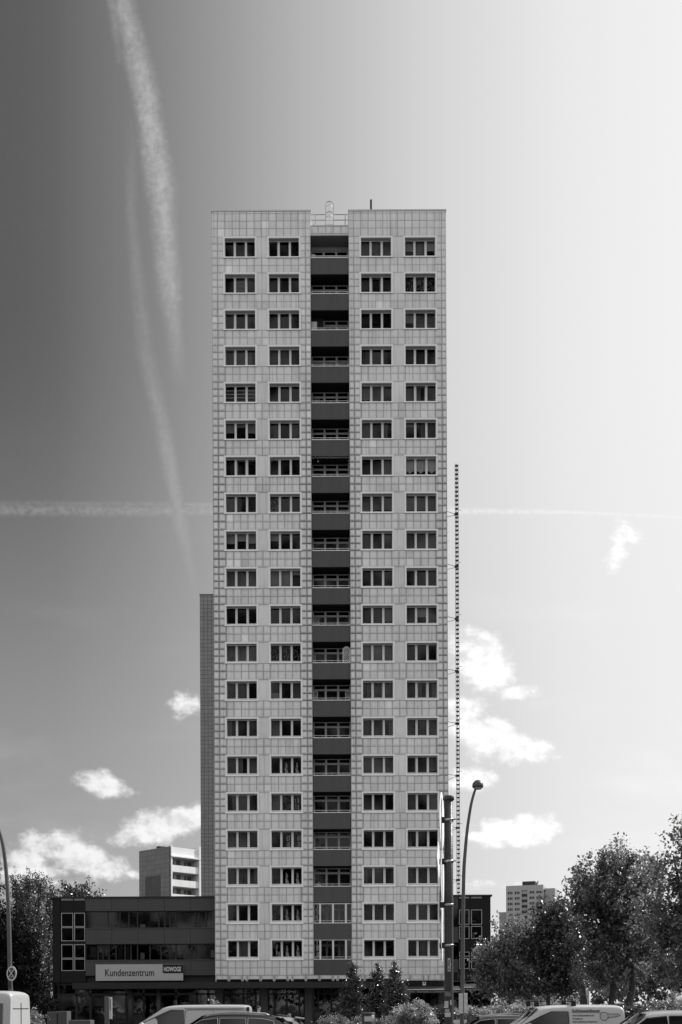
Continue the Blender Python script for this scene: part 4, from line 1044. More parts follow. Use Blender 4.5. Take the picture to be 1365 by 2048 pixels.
bush(797, 868, 2004, 58, M['leaf_bright'], 'rounded bright bush in front of the rightmost conical tree', 420, 71)
bush(852, 908, 2008, 60, M['leaf_gloss'], 'clipped bush directly behind the thick pole', 300, 72)
bush(905, 985, 2010, 61, M['leaf_bright'], 'hedge between the curved street lamp and the street tree', 420, 73, name='hedge', cat='hedge')
bush(975, 1110, 2006, 60, M['leaf_bright'], 'long hedge running under the dark street tree', 620, 74, name='hedge', cat='hedge')
bush(1100, 1168, 1992, 64, M['leaf_bright'], 'feathery pale shrub behind the white van roof', 400, 75, size=.045)
bush(1215, 1300, 2010, 44, M['leaf_dark'], 'dark shrub between the white van and the silver car', 420, 76)
bush(1270, 1350, 2002, 48, M['leaf'], 'leafy shrub behind the silver car', 460, 77)
bush(1318, 1400, 1990, 54, M['leaf_bright'], 'tall bright shrub at the right edge', 420, 78)
bush(410, 440, 2003, 52, M['leaf_bright'], 'small plant tip poking above the grey van roof', 60, 79, size=.045)
bush(440, 478, 2008, 53, M['leaf_bright'], 'low plants behind the rear of the grey van', 80, 80, size=.045)
bush(60, 80, 2018, 44, M['leaf'], 'small bush right behind the left white van', 120, 81)
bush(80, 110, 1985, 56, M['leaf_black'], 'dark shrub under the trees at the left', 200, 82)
bush(640, 700, 2030, 62, M['leaf'], 'low planting in front of the shop windows', 160, 83)
bush(700, 800, 2032, 60, M['leaf'], 'low planting under the conical trees', 200, 84)
# far-off treeline closing the horizon on both sides
def treeline(x0, x1, Y, h, seed, label):
    rg = np.random.default_rng(seed); bl_ = []
    x = x0
    while x < x1:
        r = rg.uniform(3, 6); bl_.append((x, rg.uniform(-4, 4), h * rg.uniform(.3, .55), r, 4, h * rg.uniform(.35, .5))); x += r * 1.1
    pts, _ = crown_pts(bl_, int(9 * (x1 - x0)), 20, seed, 1.2, .4)
    o = link('far_woodland', leaf_mesh('far_woodland', pts, .32 * rg.uniform(.6, 1.3, len(pts)), M['leaf_dark'], seed)); o.location = (0, Y, 0); tag(o, label, 'woodland', kind='stuff')
treeline(18, 75, 125, 9, 91, 'far woodland mass beyond the park on the right')
treeline(-80, -26, 118, 8, 92, 'far woodland mass beyond the trees on the left')

# ------------------------------------------------------------------ the other side of the street, which the windows reflect
opp = empty('apartment_tower', (-9.5, -62, 0), 'sunlit tower across the street, seen only as reflections in the tower windows', 'apartment tower')
om = MB(); om.box(-5, 5, -14, 0, 0, 53); om.build('wall', M['tile' if False else 'slab_white'], opp)
ow = MB()
for r in range(17):
    for c in range(4): ow.box(-4.4 + 2.35 * c, -2.9 + 2.35 * c, 0, .05, 3.5 + 2.9 * r, 5.2 + 2.9 * r)
ow.build('window', M['room'], opp)
for i, (x, y, h) in enumerate(((-30, -26, 11), (-17, -30, 13), (-3, -27, 10), (11, -30, 12), (25, -27, 11), (-46, -30, 14), (40, -30, 13))):  # row out of view, added to darken the reflections and lower facade
    tree('avenue_tree', x, y, [(0, 0, h * .62, 4.6, 4, h * .36), (2, 1, h * .5, 3.5, 3, h * .3), (-2.4, -1, h * .55, 3.6, 3, h * .3)], (.25, 2.5), 420, 22, .22, M['leaf_dark'], 101 + i,
         ['broad dark tree across the street, third from its west end', 'tall tree across the street in front of the sunlit tower', 'lowest tree of the row across the street', 'tree across the street right of the camera', 'tree across the street, third from its east end', 'tree at the west end of the row across the street', 'tree at the east end of the row across the street'][i], cs=1.3, group='trees across the street', limbs=6)
# ------------------------------------------------------------------ vehicles (all face left)
def interp(st, x, i):
    for a, b in zip(st[:-1], st[1:]):
        if a[0] <= x <= b[0]:
            f = (x - a[0]) / (b[0] - a[0]) if b[0] > a[0] else 0; return a[i] + (b[i] - a[i]) * f
    return st[-1][i] if x > st[-1][0] else st[0][i]
def ring(s):
    x, zl, zb, zt, wl, wb_, wt_ = s
    d = max(zt - zb, .02); c = min(.09, d * .45)
    pts = [(0, zl), (wl * .9, zl), (wl, zl + .1), (wl + .02, (zl + zb) * .5), (wb_, zb - .02), (wb_ - .01, zb + .01), (wt_ + (wb_ - wt_) * .12, zt - c), (wt_ - .05, zt - c * .35), (wt_ * .72, zt - .004), (0, zt + .012)]
    return [(x, -y, z) for y_, z in [] for y in []] + [(x, -y, z) for y, z in pts] + [(x, y, z) for y, z in reversed(pts[1:-1])]
def side_y(st, x, z):
    zb, zt, wb_, wt_ = [interp(st, x, i) for i in (2, 3, 5, 6)]
    c = min(.09, max(zt - zb, .02) * .45); z2 = zt - c; w2 = wt_ + (wb_ - wt_) * .12
    f = min(max((z - zb) / max(z2 - zb, .01), 0), 1.0); return wb_ + (w2 - wb_) * f
def car(loc, st, paint, label, cat, name, sideglass, screens, wheels, wr=.31, rails=False, mirror=None, lamps=None, group=None, extra=None):
    o = empty(name, loc, label, cat, group)
    m = MB(); n = None
    for s in st:
        r = ring(s); n = len(r); m.v += r
    for i in range(len(st) - 1):
        for k in range(n):
            k2 = (k + 1) % n; m.face([i * n + k, i * n + k2, (i + 1) * n + k2, (i + 1) * n + k][::-1])
    m.face(list(range(n))); m.face([(len(st) - 1) * n + k for k in range(n)][::-1])
    body = m.build('body', paint, o, True)
    ss = body.modifiers.new('subdivision', 'SUBSURF'); ss.levels = 2; ss.render_levels = 2
    for poly in sideglass:      # polygons given as top and bottom edge polylines [(x, zbottom, ztop)]
        for sgn in (-1, 1):
            g_ = MB(); fr_ = MB(); N = 5
            for (xa, ba, ta), (xb, bb_, tb_) in zip(poly[:-1], poly[1:]):
                for j in range(N):
                    q = []
                    for x, zb, zt in ((xa, ba, ta), (xb, bb_, tb_)):
                        for f in (j / N, (j + 1) / N):
                            z = zb + (zt - zb) * f; q.append((x, sgn * (side_y(st, x, z) + .006), z))
                    pts = [q[0], q[2], q[3], q[1]]
                    g_.poly(pts if sgn < 0 else pts[::-1])
            go = g_.build('side_window', M['cglass'], o)
            bk_ = MB()
            for f_ in g_.f: bk_.poly([(g_.v[i][0], g_.v[i][1] * .985 , g_.v[i][2]) for i in f_])
            bk_.build('cabin_shade', M['trim'], go)
            tpts = [(x, sgn * (side_y(st, x, zt) + .012), zt + .012) for x, zb, zt in poly]
            MB().tube([(poly[0][0] - .02, sgn * (side_y(st, poly[0][0], poly[0][1]) + .012), poly[0][1])] + tpts + [(poly[-1][0] + .02, sgn * (side_y(st, poly[-1][0], poly[-1][1]) + .012), poly[-1][1])], .012, 5).build('window_trim', M['trim'] if not rails else M['metal'], go)
    for (x0, z0, w0, x1, z1, w1, nm) in screens:
        g_ = MB(); N = 8; nrm = Vector((-(z1 - z0), 0, (x1 - x0))).normalized()
        if nrm.z < 0: nrm = -nrm
        off = nrm * .03
        for j in range(N):
            a, b = -1 + 2 * j / N, -1 + 2 * (j + 1) / N
            q = [(x0 + .10 * a * a * (1 if x1 > x0 else -1), w0 * a, z0), (x0 + .10 * b * b * (1 if x1 > x0 else -1), w0 * b, z0), (x1 + .05 * b * b * (1 if x1 > x0 else -1), w1 * b, z1 - .02 * b * b), (x1 + .05 * a * a * (1 if x1 > x0 else -1), w1 * a, z1 - .02 * a * a)]
            g_.poly([tuple(Vector(p) + off) for p in q])
        go = g_.build(nm, M['cglass'], o); bk_ = MB()
        for f_ in g_.f: bk_.poly([tuple(Vector(g_.v[i]) - off * .35) for i in f_])
        bk_.build('cabin_shade', M['trim'], go)
    for x, w_ in wheels:
        for sgn in (-1, 1):
            wm_ = MB().lathe([(wr * .62, -.1), (wr * .96, -.1), (wr, -.06), (wr, .06), (wr * .96, .1), (wr * .62, .1)], (x, sgn * (w_ - .08), wr), 28, axis='Y')
            wo_ = wm_.build('wheel', M['tyre'], o, True)
            MB().lathe([(.03, -.07), (wr * .2, -.085), (wr * .6, -.075), (wr * .64, -.1), (wr * .64, .1), (.03, .07)], (x, sgn * (w_ - .08), wr), 20, axis='Y').build('rim', M['rim'], wo_, True)
    if rails:
        for sgn in (-1, 1):
            x0, x1 = rails; zr = lambda x: interp(st, x, 3)
            MB().tube([(x0, sgn * (interp(st, x0, 6) - .07), zr(x0) - .01), (x0 + .12, sgn * (interp(st, x0, 6) - .06), zr(x0) + .035), ((x0 + x1) / 2, sgn * (interp(st, (x0 + x1) / 2, 6) - .06), zr((x0 + x1) / 2) + .04), (x1 - .12, sgn * (interp(st, x1, 6) - .06), zr(x1) + .035), (x1, sgn * (interp(st, x1, 6) - .07), zr(x1) - .01)], .016, 6).build('roof_rail', M['metal'], o, True)
    if mirror:
        x, z = mirror
        for sgn in (-1, 1):
            y = sgn * (side_y(st, x, z) + .13); MB().lathe([(.01, -.10), (.07, -.08), (.09, 0), (.07, .08), (.01, .10)], (x, y, z), 10, axis='Y').build('wing_mirror', paint, o, True)
    if lamps:
        zf, zr_, wf, wr_, L = lamps
        for sgn in (-1, 1):
            MB().lathe([(.01, -.05), (.1, -.03), (.12, .05)], (.12, sgn * wf, zf), 12, axis='X').build('headlight', M['lampm'], o, True)
            MB().box(L - .10, L + .012, sgn * wr_ - .06, sgn * wr_ + .06, zr_ - .18, zr_ + .18).build('tail_light', M['dark_metal'], o, bevel=.02)
    return o
def hatch(L, Hh, W_, suv=0):
    w = W_ / 2; b = .95 + suv * .12
    return [(0, .32, .62, .66, w * .72, w * .74, w * .66), (.1, .24, .70, .76, w * .86, w * .87, w * .78), (.55, .20, .84, .90, w * .97, w * .95, w * .84), (L * .255, .20, b - .02, b + .03, w, w * .96, w * .86),
            (L * .30, .20, b, b + .12, w, w * .97, w * .82), (L * .43, .20, b + .02, Hh - .07, w, w * .97, w * .74), (L * .52, .20, b + .03, Hh - .01, w, w * .97, w * .73), (L * .66, .20, b + .04, Hh, w, w * .97, w * .73), (L * .84, .20, b + .06, Hh - .05, w, w * .96, w * .71),
            (L * .905, .22, b + .08, Hh - .13, w * .98, w * .94, w * .69), (L * .955, .24, b + .05, b + .26, w * .96, w * .92, w * .76), (L * .985, .28, b - .05, b + .02, w * .92, w * .9, w * .8), (L, .36, .7, .74, w * .84, w * .84, w * .78)]
def hatch_car(rear_px, Y, L, Hh, W_, paint, label, suv=0, rails=False, name='parked_car', kind='car'):
    st = hatch(L, Hh, W_, suv); x = (rear_px - CX) * (Y - W_ / 2) / F - L; b = .95 + suv * .12
    zt = Hh - .15
    gl_ = [[(L * .345, b + .07, b + .16), (L * .43, b + .07, zt - .05), (L * .53, b + .07, zt)], [(L * .545, b + .07, zt), (L * .70, b + .09, zt)], [(L * .715, b + .09, zt), (L * .80, b + .12, zt - .02), (L * .87, b + .2, zt - .08)]]
    o = car((x, Y, 0), st, paint, label, kind, name, gl_, [(L * .30, b + .13, W_ * .41, L * .425, Hh - .09, W_ * .35, 'windscreen'), (L * .957, b + .25, W_ * .37, L * .912, Hh - .15, W_ * .33, 'rear_window')],
            [(L * .19, W_ / 2), (L * .80, W_ / 2)], .32 + suv * .03, rails, (L * .345, b + .1), (.66, .9, W_ * .36, W_ * .4, L), 'vehicles parked along the street')
    sp_ = MB(); sp_.prism([(L * .885, Hh - .09), (L * .955, Hh - .12), (L * .955, Hh - .085), (L * .885, Hh - .04)], -W_ * .33, W_ * .33); sp_.build('spoiler', paint, o, bevel=.012)
    af = MB(); af.prism([(L * .80, Hh - .05), (L * .85, Hh - .07), (L * .85, Hh + .07), (L * .835, Hh + .065)], -.02, .02); af.build('antenna_fin', paint, o, bevel=.006)
    return o
def van_st(L, Hh, W_, cowl, roof):
    w = W_ / 2
    return [(0, .36, .70, .74, w * .8, w * .8, w * .72), (.12, .26, .84, .9, w * .92, w * .9, w * .8), (cowl * .75, .24, 1.0, 1.06, w, w * .97, w * .85), (cowl, .24, 1.05, 1.16, w, w * .98, w * .84), (roof - .12, .24, 1.08, Hh - .09, w, w * .985, w * .84), (roof + .25, .24, 1.10, Hh - .012, w, w * .99, w * .86),
            (roof + 1.0, .24, 1.10, Hh, w, w * .99, w * .88), (L - .5, .24, 1.10, Hh, w, w * .99, w * .88), (L - .14, .24, 1.10, Hh - .01, w, w * .99, w * .875), (L - .05, .25, 1.10, Hh - .04, w * .995, w * .985, w * .87), (L - .005, .3, 1.10, Hh - .09, w * .98, w * .97, w * .86), (L, .34, 1.08, Hh - .12, w * .97, w * .96, w * .86)]
def van(rear_px, Y, L, Hh, W_, cowl, roof, paint, label, wr=.33):
    st = van_st(L, Hh, W_, cowl, roof); x = (rear_px - CX) * (Y - W_ / 2) / F - L; zt = Hh - .19
    s = (roof - cowl); gl_ = [[(cowl + .16, 1.15, 1.2), (roof + .0, 1.15, zt - .12), (roof + .28, 1.15, zt), (roof + .72, 1.15, zt)]]
    o = car((x, Y, 0), st, paint, label, 'van', 'parked_van', gl_, [(cowl + .0, 1.16, W_ * .43, roof - .1, Hh - .1, W_ * .4, 'windscreen')], [(L * .19, W_ / 2), (L * .79, W_ / 2)], wr, False, (cowl + .25, 1.2), (.78, 1.15, W_ * .4, W_ * .44, L), 'vehicles parked along the street')
    gr_ = MB(); y_ = -(W_ / 2 * .985)
    return o, st, x
# grey-white van behind the black car
V1, st1, x1 = van(497, 41, 5.0, 1.90, 1.95, .95, 1.95, M['van_white'], 'light van with a plain side panel parked behind the black car')
def groove(o, st, pts, r=.008, m='trim', name='panel_groove'):
    g_ = MB(); g_.tube([(x, -(side_y(st, x, z) + .001), z) for x, z in pts], r, 5); return g_.build(name, M[m], o)
groove(V1, st1, [(2.72, .5), (2.72, 1.3), (2.74, 1.68), (2.85, 1.73), (3.9, 1.73), (4.75, 1.72), (4.82, 1.66), (4.82, .6)], .009)
groove(V1, st1, [(2.70, 1.77), (3.7, 1.775), (4.85, 1.765)], .007)
for x_ in (3.75,): groove(V1, st1, [(x_, .5), (x_, 1.74)], .006)
MB().lathe([(.06, 0), (.06, .12), (.075, .125), (.075, .15), (.02, .16)], (2.25, .0, 1.90), 12).build('roof_vent', M['trim'], V1)
MB().box(4.93, 5.03, -.93, -.80, 1.35, 1.82).build('tail_light', M['dark_metal'], V1, bevel=.02)
# black estate in front of it
hatch_car(590, 31, 4.45, 1.655, 1.82, M['car_black'], 'black car with roof rails parked in front of the light van', 1, (1.95, 3.75))
hatch_car(618, 37, 4.1, 1.53, 1.74, M['car_silver'], 'silver hatchback whose tail shows behind the black car', 0)
hatch_car(1128, 36.5, 4.6, 1.54, 1.80, M['car_grey'], 'dark car with silver roof rails parked behind the locksmith van', 0, (1.95, 4.0))
hatch_car(1520, 27, 4.5, 1.70, 1.84, M['car_silver'], 'silver car with a sloping windscreen at the right edge', 1, False)
hatch_car(1283, 74, 4.1, 2.0, 1.74, M['van_white'], 'small white car far back between the shrubs on the right', 0)
# locksmith van
V2, st2, x2 = van(1252, 31, 4.3, 1.835, 1.83, 1.25, 2.05, M['van_white'], 'white locksmith van with a key drawn on its side and roof bars')
def van_text(txt, px, py, w_px, h, name='lettering', off=.0, m='letter_dark'):
    Yv = 31 - 1.83 / 2; sc_v = F / Yv
    x = (px - CX) / sc_v - x2; z = EYE + (HZ - py) / sc_v
    me = text_mesh(txt, 1.0, .001, offset=off); xs = [v.co.x for v in me.vertices]; x0_ = min(xs); k = (w_px / sc_v) / (max(xs) - x0_); kz = h / .69
    for v in me.vertices:
        v.co.x = x + (v.co.x - x0_) * k; v.co.z = z + v.co.z * kz; v.co.y = -(side_y(st2, v.co.x, v.co.z) + .004) + v.co.y
    me.materials.clear(); me.materials.append(M[m]); return link(name, me, V2)
van_text('Schlüsseldienst', 1146, 2026, 56, .068, off=.02)
groove(V2, st2, [(((1146 - CX) * 30.085 / F) - x2, EYE - 14.5 * 30.085 / F), (((1205 - CX) * 30.085 / F) - x2, EYE - 14.5 * 30.085 / F)], .004, 'letter_dark', 'underline')
van_text('Not-Schlüsseldienst.de', 1147, 2034.5, 43, .04, off=.015)
van_text('Notöffnung', 1147, 2041, 20, .04, off=.015)
van_text('Einbruchschutz & Reparatur', 1147, 2047, 50, .04, off=.015)
ky = MB(); kx_ = lambda px: (px - CX) * 30.085 / F - x2; kz_ = lambda py: EYE + (HZ - py) * 30.085 / F
def onside(pts, off): return [(x, -(side_y(st2, x, z) + off), z) for x, z in pts]
cxk, czk, rk = kx_(1210), kz_(2035), 8.3 * 30.085 / F
ring_o = [(cxk + rk * cos(t), czk + rk * sin(t)) for t in [2 * pi * k / 28 for k in range(28)]]; ring_i = [(cxk - rk * .45 + rk * .18 * cos(t), czk + rk * .18 * sin(t)) for t in [2 * pi * k / 28 for k in range(28)]]
for k in range(28):
    j = (k + 1) % 28; ky.poly(onside([ring_i[k], ring_o[k], ring_o[j], ring_i[j]][::-1][::-1], .004))
blade_t = [(kx_(1216), kz_(2033)), (kx_(1243), kz_(2031.0))]; teeth = [(1216, 2037.5), (1219, 2038.5), (1222, 2036.5), (1225, 2037.5), (1228, 2035.5), (1231, 2036.8), (1234, 2035), (1237, 2036), (1240, 2033.5), (1243, 2032)]
ky.poly(onside([(kx_(a), kz_(b)) for a, b in teeth] + blade_t[::-1], .004))
ky.build('key_emblem', M['curtain_light'], V2)
tube_k = MB(); tube_k.tube(onside(ring_o + [ring_o[0]], .005), .006, 4, cap=False); tube_k.tube(onside([(kx_(a), kz_(b)) for a, b in teeth], .005), .006, 4); tube_k.build('key_outline', M['letter_dark'], V2)
van_text('Peschadel', 1219, 2031.5, 20, .035, m='pole', off=.01)
for xb_ in (1.95, 2.95):
    rb = MB(); rb.box(xb_ - .05, xb_ + .05, -.68, .68, 1.915, 1.95)
    for sg_ in (-1, 1): rb.box(xb_ - .06, xb_ + .06, sg_ * .66 - .05, sg_ * .66 + .05, 1.80, 1.925)
    rb.build('roof_bar', M['trim'], V2, bevel=.008)
# left white van seen from its rear corner
L3 = 5.0; st3 = van_st(L3, 2.22, 1.98, 1.0, 1.95); x3 = (20 - CX) * 28.6 / F - L3
V3, st3, x3 = van(20, 29.6, 5.0, 2.27, 1.98, 1.0, 1.95, M['van_white'], 'white panel van at the left edge, its closed rear doors facing right')
rd_ = MB(); xr_ = L3 + .004
rd_.box(xr_ - .02, xr_ + .012, -.006, .006, .4, 1.95); rd_.box(xr_ - .02, xr_ + .012, -.72, .72, 1.80, 1.812); rd_.box(xr_ - .02, xr_ + .012, -.72, .72, 1.18, 1.19)
rd_.build('door_seam', M['trim'], V3)
rh = MB(); rh.box(xr_ - .01, xr_ + .05, .06, .2, 1.02, 1.12); rh.build('door_handle', M['trim'], V3, bevel=.01)
for sg_ in (-1, 1): MB().box(L3 - .1, L3 + .02, sg_ * .86 - .09, sg_ * .86 + .09, .75, 1.3).build('tail_light', M['dark_metal'], V3, bevel=.03)
sp3 = MB()  # dark sheet painting the shadowed flank of the white van
for a_ in range(10):
    q_ = [(2.3 + a_ * .25, .62), (2.55 + a_ * .25, .62), (2.55 + a_ * .25, 1.9), (2.3 + a_ * .25, 1.9)]
    for j_ in range(6):
        z0_, z1_ = .62 + j_ * 1.32 / 6, .62 + (j_ + 1) * 1.32 / 6
        sp3.poly([(x_, -(side_y(st3, x_, z_) + .006), z_) for x_, z_ in ((q_[0][0], z0_), (q_[1][0], z0_), (q_[1][0], z1_), (q_[0][0], z1_))])
sp3.build('side_panel', M['car_grey'], V3, True)
groove(V3, st3, [(2.3, .5), (2.3, 1.5), (2.4, 1.85), (3.4, 1.87), (4.6, 1.86), (4.7, 1.75), (4.7, .5)], .01)

# ------------------------------------------------------------------ street furniture
def lamp_post(pts_px, Y, r0, r1, label, head_dir=1, head=True):
    P0 = [P(a, b, Y) for a, b in pts_px]; base = Vector((P0[0].x, Y, 0)); o = empty('street_lamp', base, label, 'street lamp')
    pts = [Vector((0, 0, 0))] + [p - base for p in P0]
    # refine
    fine = []
    for i in range(len(pts) - 1):
        for k in range(6):
            t = k / 6; p0 = pts[max(i - 1, 0)]; p1 = pts[i]; p2 = pts[i + 1]; p3 = pts[min(i + 2, len(pts) - 1)]
            fine.append(.5 * ((2 * p1) + (p2 - p0) * t + (2 * p0 - 5 * p1 + 4 * p2 - p3) * t * t + (3 * p1 - p0 - 3 * p2 + p3) * t ** 3) if i else p1.lerp(p2, t))
    fine.append(pts[-1]); n = len(fine)
    MB().tube(fine, [r0 + (r1 - r0) * (i / n) for i in range(n)], 14).build('post', M['pole_grey'], o, True)
    e = fine[-1]
    hm = MB(); hm.lathe([(.10, -.03), (.17, .0), (.185, .06), (.16, .15), (.09, .22), (.02, .25)], (e.x + .05 * head_dir, e.y, e.z - .02), 18)
    hd = hm.build('lamp_head', M['pole_grey'], o, True); MB().lathe([(.02, -.07), (.12, -.05), (.14, .0)], (e.x + .05 * head_dir, e.y, e.z - .02), 16).build('lamp_glass', M['lampm'], hd, True)
    return o, base
lp, lb_ = lamp_post([(924.5, 2040), (925.5, 1960), (926.5, 1850), (928, 1750), (931, 1702), (935.2, 1658), (941.8, 1614), (947.5, 1590), (953, 1574)], 36, .075, .036, 'tall curved street lamp right of the thick pole')
for (px0, px1, py0, py1) in ((918, 926, 1987, 2027), (928.5, 935, 1986, 2026)):
    a, b = P(px0, py1, 35.9), P(px1, py0, 35.9)
    o = MB().box(0, b.x - a.x, -.02, .03, 0, b.z - a.z).build('placard', M['sticker'], None, loc=(a.x, 35.86, a.z), bevel=.005)
    tag(o, 'weathered placard tied to the left side of the curved street lamp' if px0 < 920 else 'narrow weathered placard tied to the right side of the curved street lamp', 'placard')
lp2, lb2 = lamp_post([(24, 2040), (21, 1960), (18.5, 1850), (15.5, 1780), (10, 1715), (2, 1672), (-14, 1630), (-34, 1610)], 34.5, .078, .04, 'curved street lamp at the left edge carrying a round sign', -1)
sgo = empty('round_sign', P(23.5, 1947, 34.3), 'round traffic sign with a light cross on the left street lamp', 'sign', rz=radians(-34))
R_ = .228
def disc(mb, r, y0, y1, c=(0, 0), n=32): mb.prism([(c[0] + r * cos(2 * pi * k / n), c[1] + r * sin(2 * pi * k / n)) for k in range(n)], y0, y1); return mb
disc(MB(), R_, 0, .012).build('plate', M['sticker'], sgo); disc(MB(), R_ * .74, -.006, -.001).build('field', M['sign_dark'], sgo)
xm_ = MB()
for s_ in (1, -1):
    d_ = R_ * .52; w_ = .022
    xm_.prism([(-d_ - w_ * s_ * 0, -d_ * s_ - w_), (-d_ + 0, -d_ * s_ + w_), (d_, d_ * s_ + w_), (d_, d_ * s_ - w_)] if True else [], -.012 - .003 * s_, -.007)
xm_.build('cross', M['sticker'], sgo)
ar = MB()
for s_, z in ((1, .105), (-1, -.105)):
    ar.box(-.04, .04, -.012, -.007, z - .008, z + .008); ar.prism([(-.06 * s_, z), (-.03 * s_, z - .022), (-.03 * s_, z + .022)][::s_], -.012, -.007)
ar.build('arrow', M['sticker'], sgo)
a = P(20.5, 1974, 34.3); b = P(16.5, 1963, 34.3)
o = MB().box(0, .11, -.01, .0, 0, .2).build('sticker_plate', M['pole'], None, loc=(P(16.5, 1976, 34.3).x, 34.3, P(16.5, 1976, 34.3).z)); tag(o, 'small dark plate below the round sign on the left street lamp', 'plate')
# thick pole with clamps and edge-on signs
PY_ = 14.0; pb = P(897.5, 2013, PY_); ptop = P(897.5, 1592, PY_).z
pole = empty('sign_pole', (pb.x, PY_, 0), 'thick dark pole plastered with stickers, carrying round signs seen edge-on', 'pole')
tx_ = P(897.5, 1592, PY_).x - pb.x
MB().tube([(tx_ * z / ptop, 0, z) for z in (0, 1, 2, 3, ptop - .02)], .056, 28).build('post', M['pole'], pole, True)
MB().lathe([(.058, -.055), (.072, -.05), (.070, -.012), (.06, 0), (.02, .006)], (tx_, 0, ptop + .0), 28).build('post_cap', M['pole'], pole, True)
cz = [P(897.5, y, PY_).z for y in (1640, 1723, 1810, 1891)]
for z in cz:
    x = tx_ * z / ptop; cl = MB().lathe([(.057, -.015), (.064, -.014), (.064, .014), (.057, .015)], (x, 0, z), 28); c_ = cl.build('clamp', M['metal'], pole, True)
    MB().box(x - .115, x - .055, -.03, .03, z - .035, z + .035).build('bracket', M['dark_metal'], c_, bevel=.006); MB().tube([(x + .03, -.05, z), (x + .085, -.065, z)], .008, 6).build('bolt', M['dark_metal'], c_)
def edge_disc(px, py, rpx, dy, ang, label, rx=1.0):
    Y = PY_ + dy; p = P(px, py, Y); r = rpx * Y / F
    o = empty('round_sign', p, label, 'sign', 'round signs seen edge-on on the thick pole', rz=radians(ang))
    m_ = MB(); m_.lathe([(r, -.0), (r, .002)], (0, 0, 0), 40, axis='Y'); m_.build('plate', M['sign_face'], o)
    MB().lathe([(r * .6, .003), (r * .6, .02), (r * .5, .021)], (0, 0, 0), 24, axis='Y').build('back_frame', M['metal'], o)
# a disc's face normal is local -y; turned so that it looks right, into the sun
edge_disc(884.5, 1641, 56, .02, 90 - 5.6 - 4.4, 'topmost round white sign seen edge-on on the thick pole')
edge_disc(885.5, 1753, 56, .05, 90 - 5.6 - 3.0, 'second round white sign from the top of the thick pole, seen edge-on')
edge_disc(877.5, 1720, 37, .35, 90 - 5.6 - 3.6, 'small round white sign standing off left of the thick pole, seen edge-on')
edge_disc(883.5, 1812, 56, .3, 90 - 5.6 - 3.4, 'third round white sign behind the second on the thick pole, seen edge-on')
edge_disc(885.0, 1867, 56, .12, 90 - 5.6 - 1.6, 'lowest round white sign on the thick pole, seen edge-on and almost a line')
def wrap(name, px0, px1, py0, py1, m, txt=None, label=None):
    z1, z0 = P(890, py0, PY_).z, P(890, py1, PY_).z; r = .0585; w = .056 * F / PY_
    a0, a1 = [math.asin(max(-1, min(1, (p - 897.0) / w))) for p in (px0, px1)]
    g_ = MB(); N = 8
    for k in range(N):
        t0, t1 = a0 + (a1 - a0) * k / N, a0 + (a1 - a0) * (k + 1) / N
        g_.poly([(r * sin(t0), -r * cos(t0), z0), (r * sin(t1), -r * cos(t1), z0), (r * sin(t1), -r * cos(t1), z1), (r * sin(t0), -r * cos(t0), z1)])
    o = g_.build(name, M[m], pole)
    if txt:
        me = text_mesh(txt, 1.0, .0, offset=.03); xs = [v.co.x for v in me.vertices]; x0_, x1_ = min(xs), max(xs)
        for v in me.vertices:
            f = (v.co.x - x0_) / (x1_ - x0_); g2 = v.co.z / .69
            z = z0 + (z1 - z0) * (.08 + .84 * f); t = a1 - (a1 - a0) * (.12 + .76 * g2)     # reads upwards
            v.co = (.0598 * sin(t), -.0598 * cos(t), z)
        me.materials.clear(); me.materials.append(M['letter_dark']); link('lettering', me, o)
wrap('sticker', 895, 905.5, 1917, 1943, 'sign', 'SYTO')
wrap('sticker', 889.5, 903, 1983, 1993, 'curtain'); wrap('sticker', 889, 896, 2002, 2016, 'sticker'); wrap('sticker', 889.5, 900, 2025, 2034, 'sticker'); wrap('sticker', 890, 898, 2018, 2024, 'curtain_light'); wrap('sticker', 899, 905, 2000, 2010, 'sign')
wr_ = MB(); wr_.tube([(.060 * sin(t), -.060 * cos(t), P(890, 1983 + 5 * sin(t) + 0, PY_).z) for t in [-1.5 + 3 * k / 12 for k in range(13)]], .003, 4); wr_.build('cable_tie', M['dark_metal'], pole)
# bin, totem, planters, A-board
bn = P(737, 2048, 57); bo = empty('litter_bin', (bn.x, 57, 0), 'dark round litter bin with a pale notice under the conical trees', 'bin')
MB().lathe([(.30, 0), (.33, .5), (.34, H(2026, 57) - .06), (.30, H(2026, 57) - .05)], (0, 0, 0), 20).build('body', M['pole'], bo, True); MB().lathe([(.36, 0), (.36, .05), (.3, .07)], (0, 0, H(2026, 57) - .05), 20).build('lid', M['pole_grey'], bo, True)
MB().box(-.2, .2, -.36, -.345, H(2043, 57), H(2033, 57)).build('notice', M['curtain_light'], bo)
tt = P(222, 2048, 52); to = empty('totem_sign', (tt.x - .15, 52, 0), 'slim pale totem sign standing before the office entrance', 'sign')
MB().box(-.14, .06, 0, .12, 0, H(1990, 52)).build('post', M['pole_grey'], to, bevel=.008); MB().box(.062, .2, .02, .1, H(2036, 52), H(1992, 52)).build('panel', M['bframe'], to, bevel=.006)
for k in range(9): MB().box(.10, .16, .013, .0195, H(1998 + k * 2.6, 52), H(1996.6 + k * 2.6, 52)).build('lettering', M['pole'], to)
for px0, px1, py, Y, lb_t in ((94, 115, 2021, 50, 'left block of the weathered concrete planter at the left'), (115.5, 135, 2020, 50, 'right block of the weathered concrete planter at the left'), (137, 182, 2038, 49, 'low concrete bench wall beside the planter blocks')):
    h_ = H(py, Y); o = MB().box(0, TP(px1, Y) - TP(px0, Y) - .02, 0, .8, 0, h_).build('concrete_block', M['concrete'], None, loc=(TP(px0, Y), Y, .0), bevel=.03); tag(o, lb_t, 'concrete block')
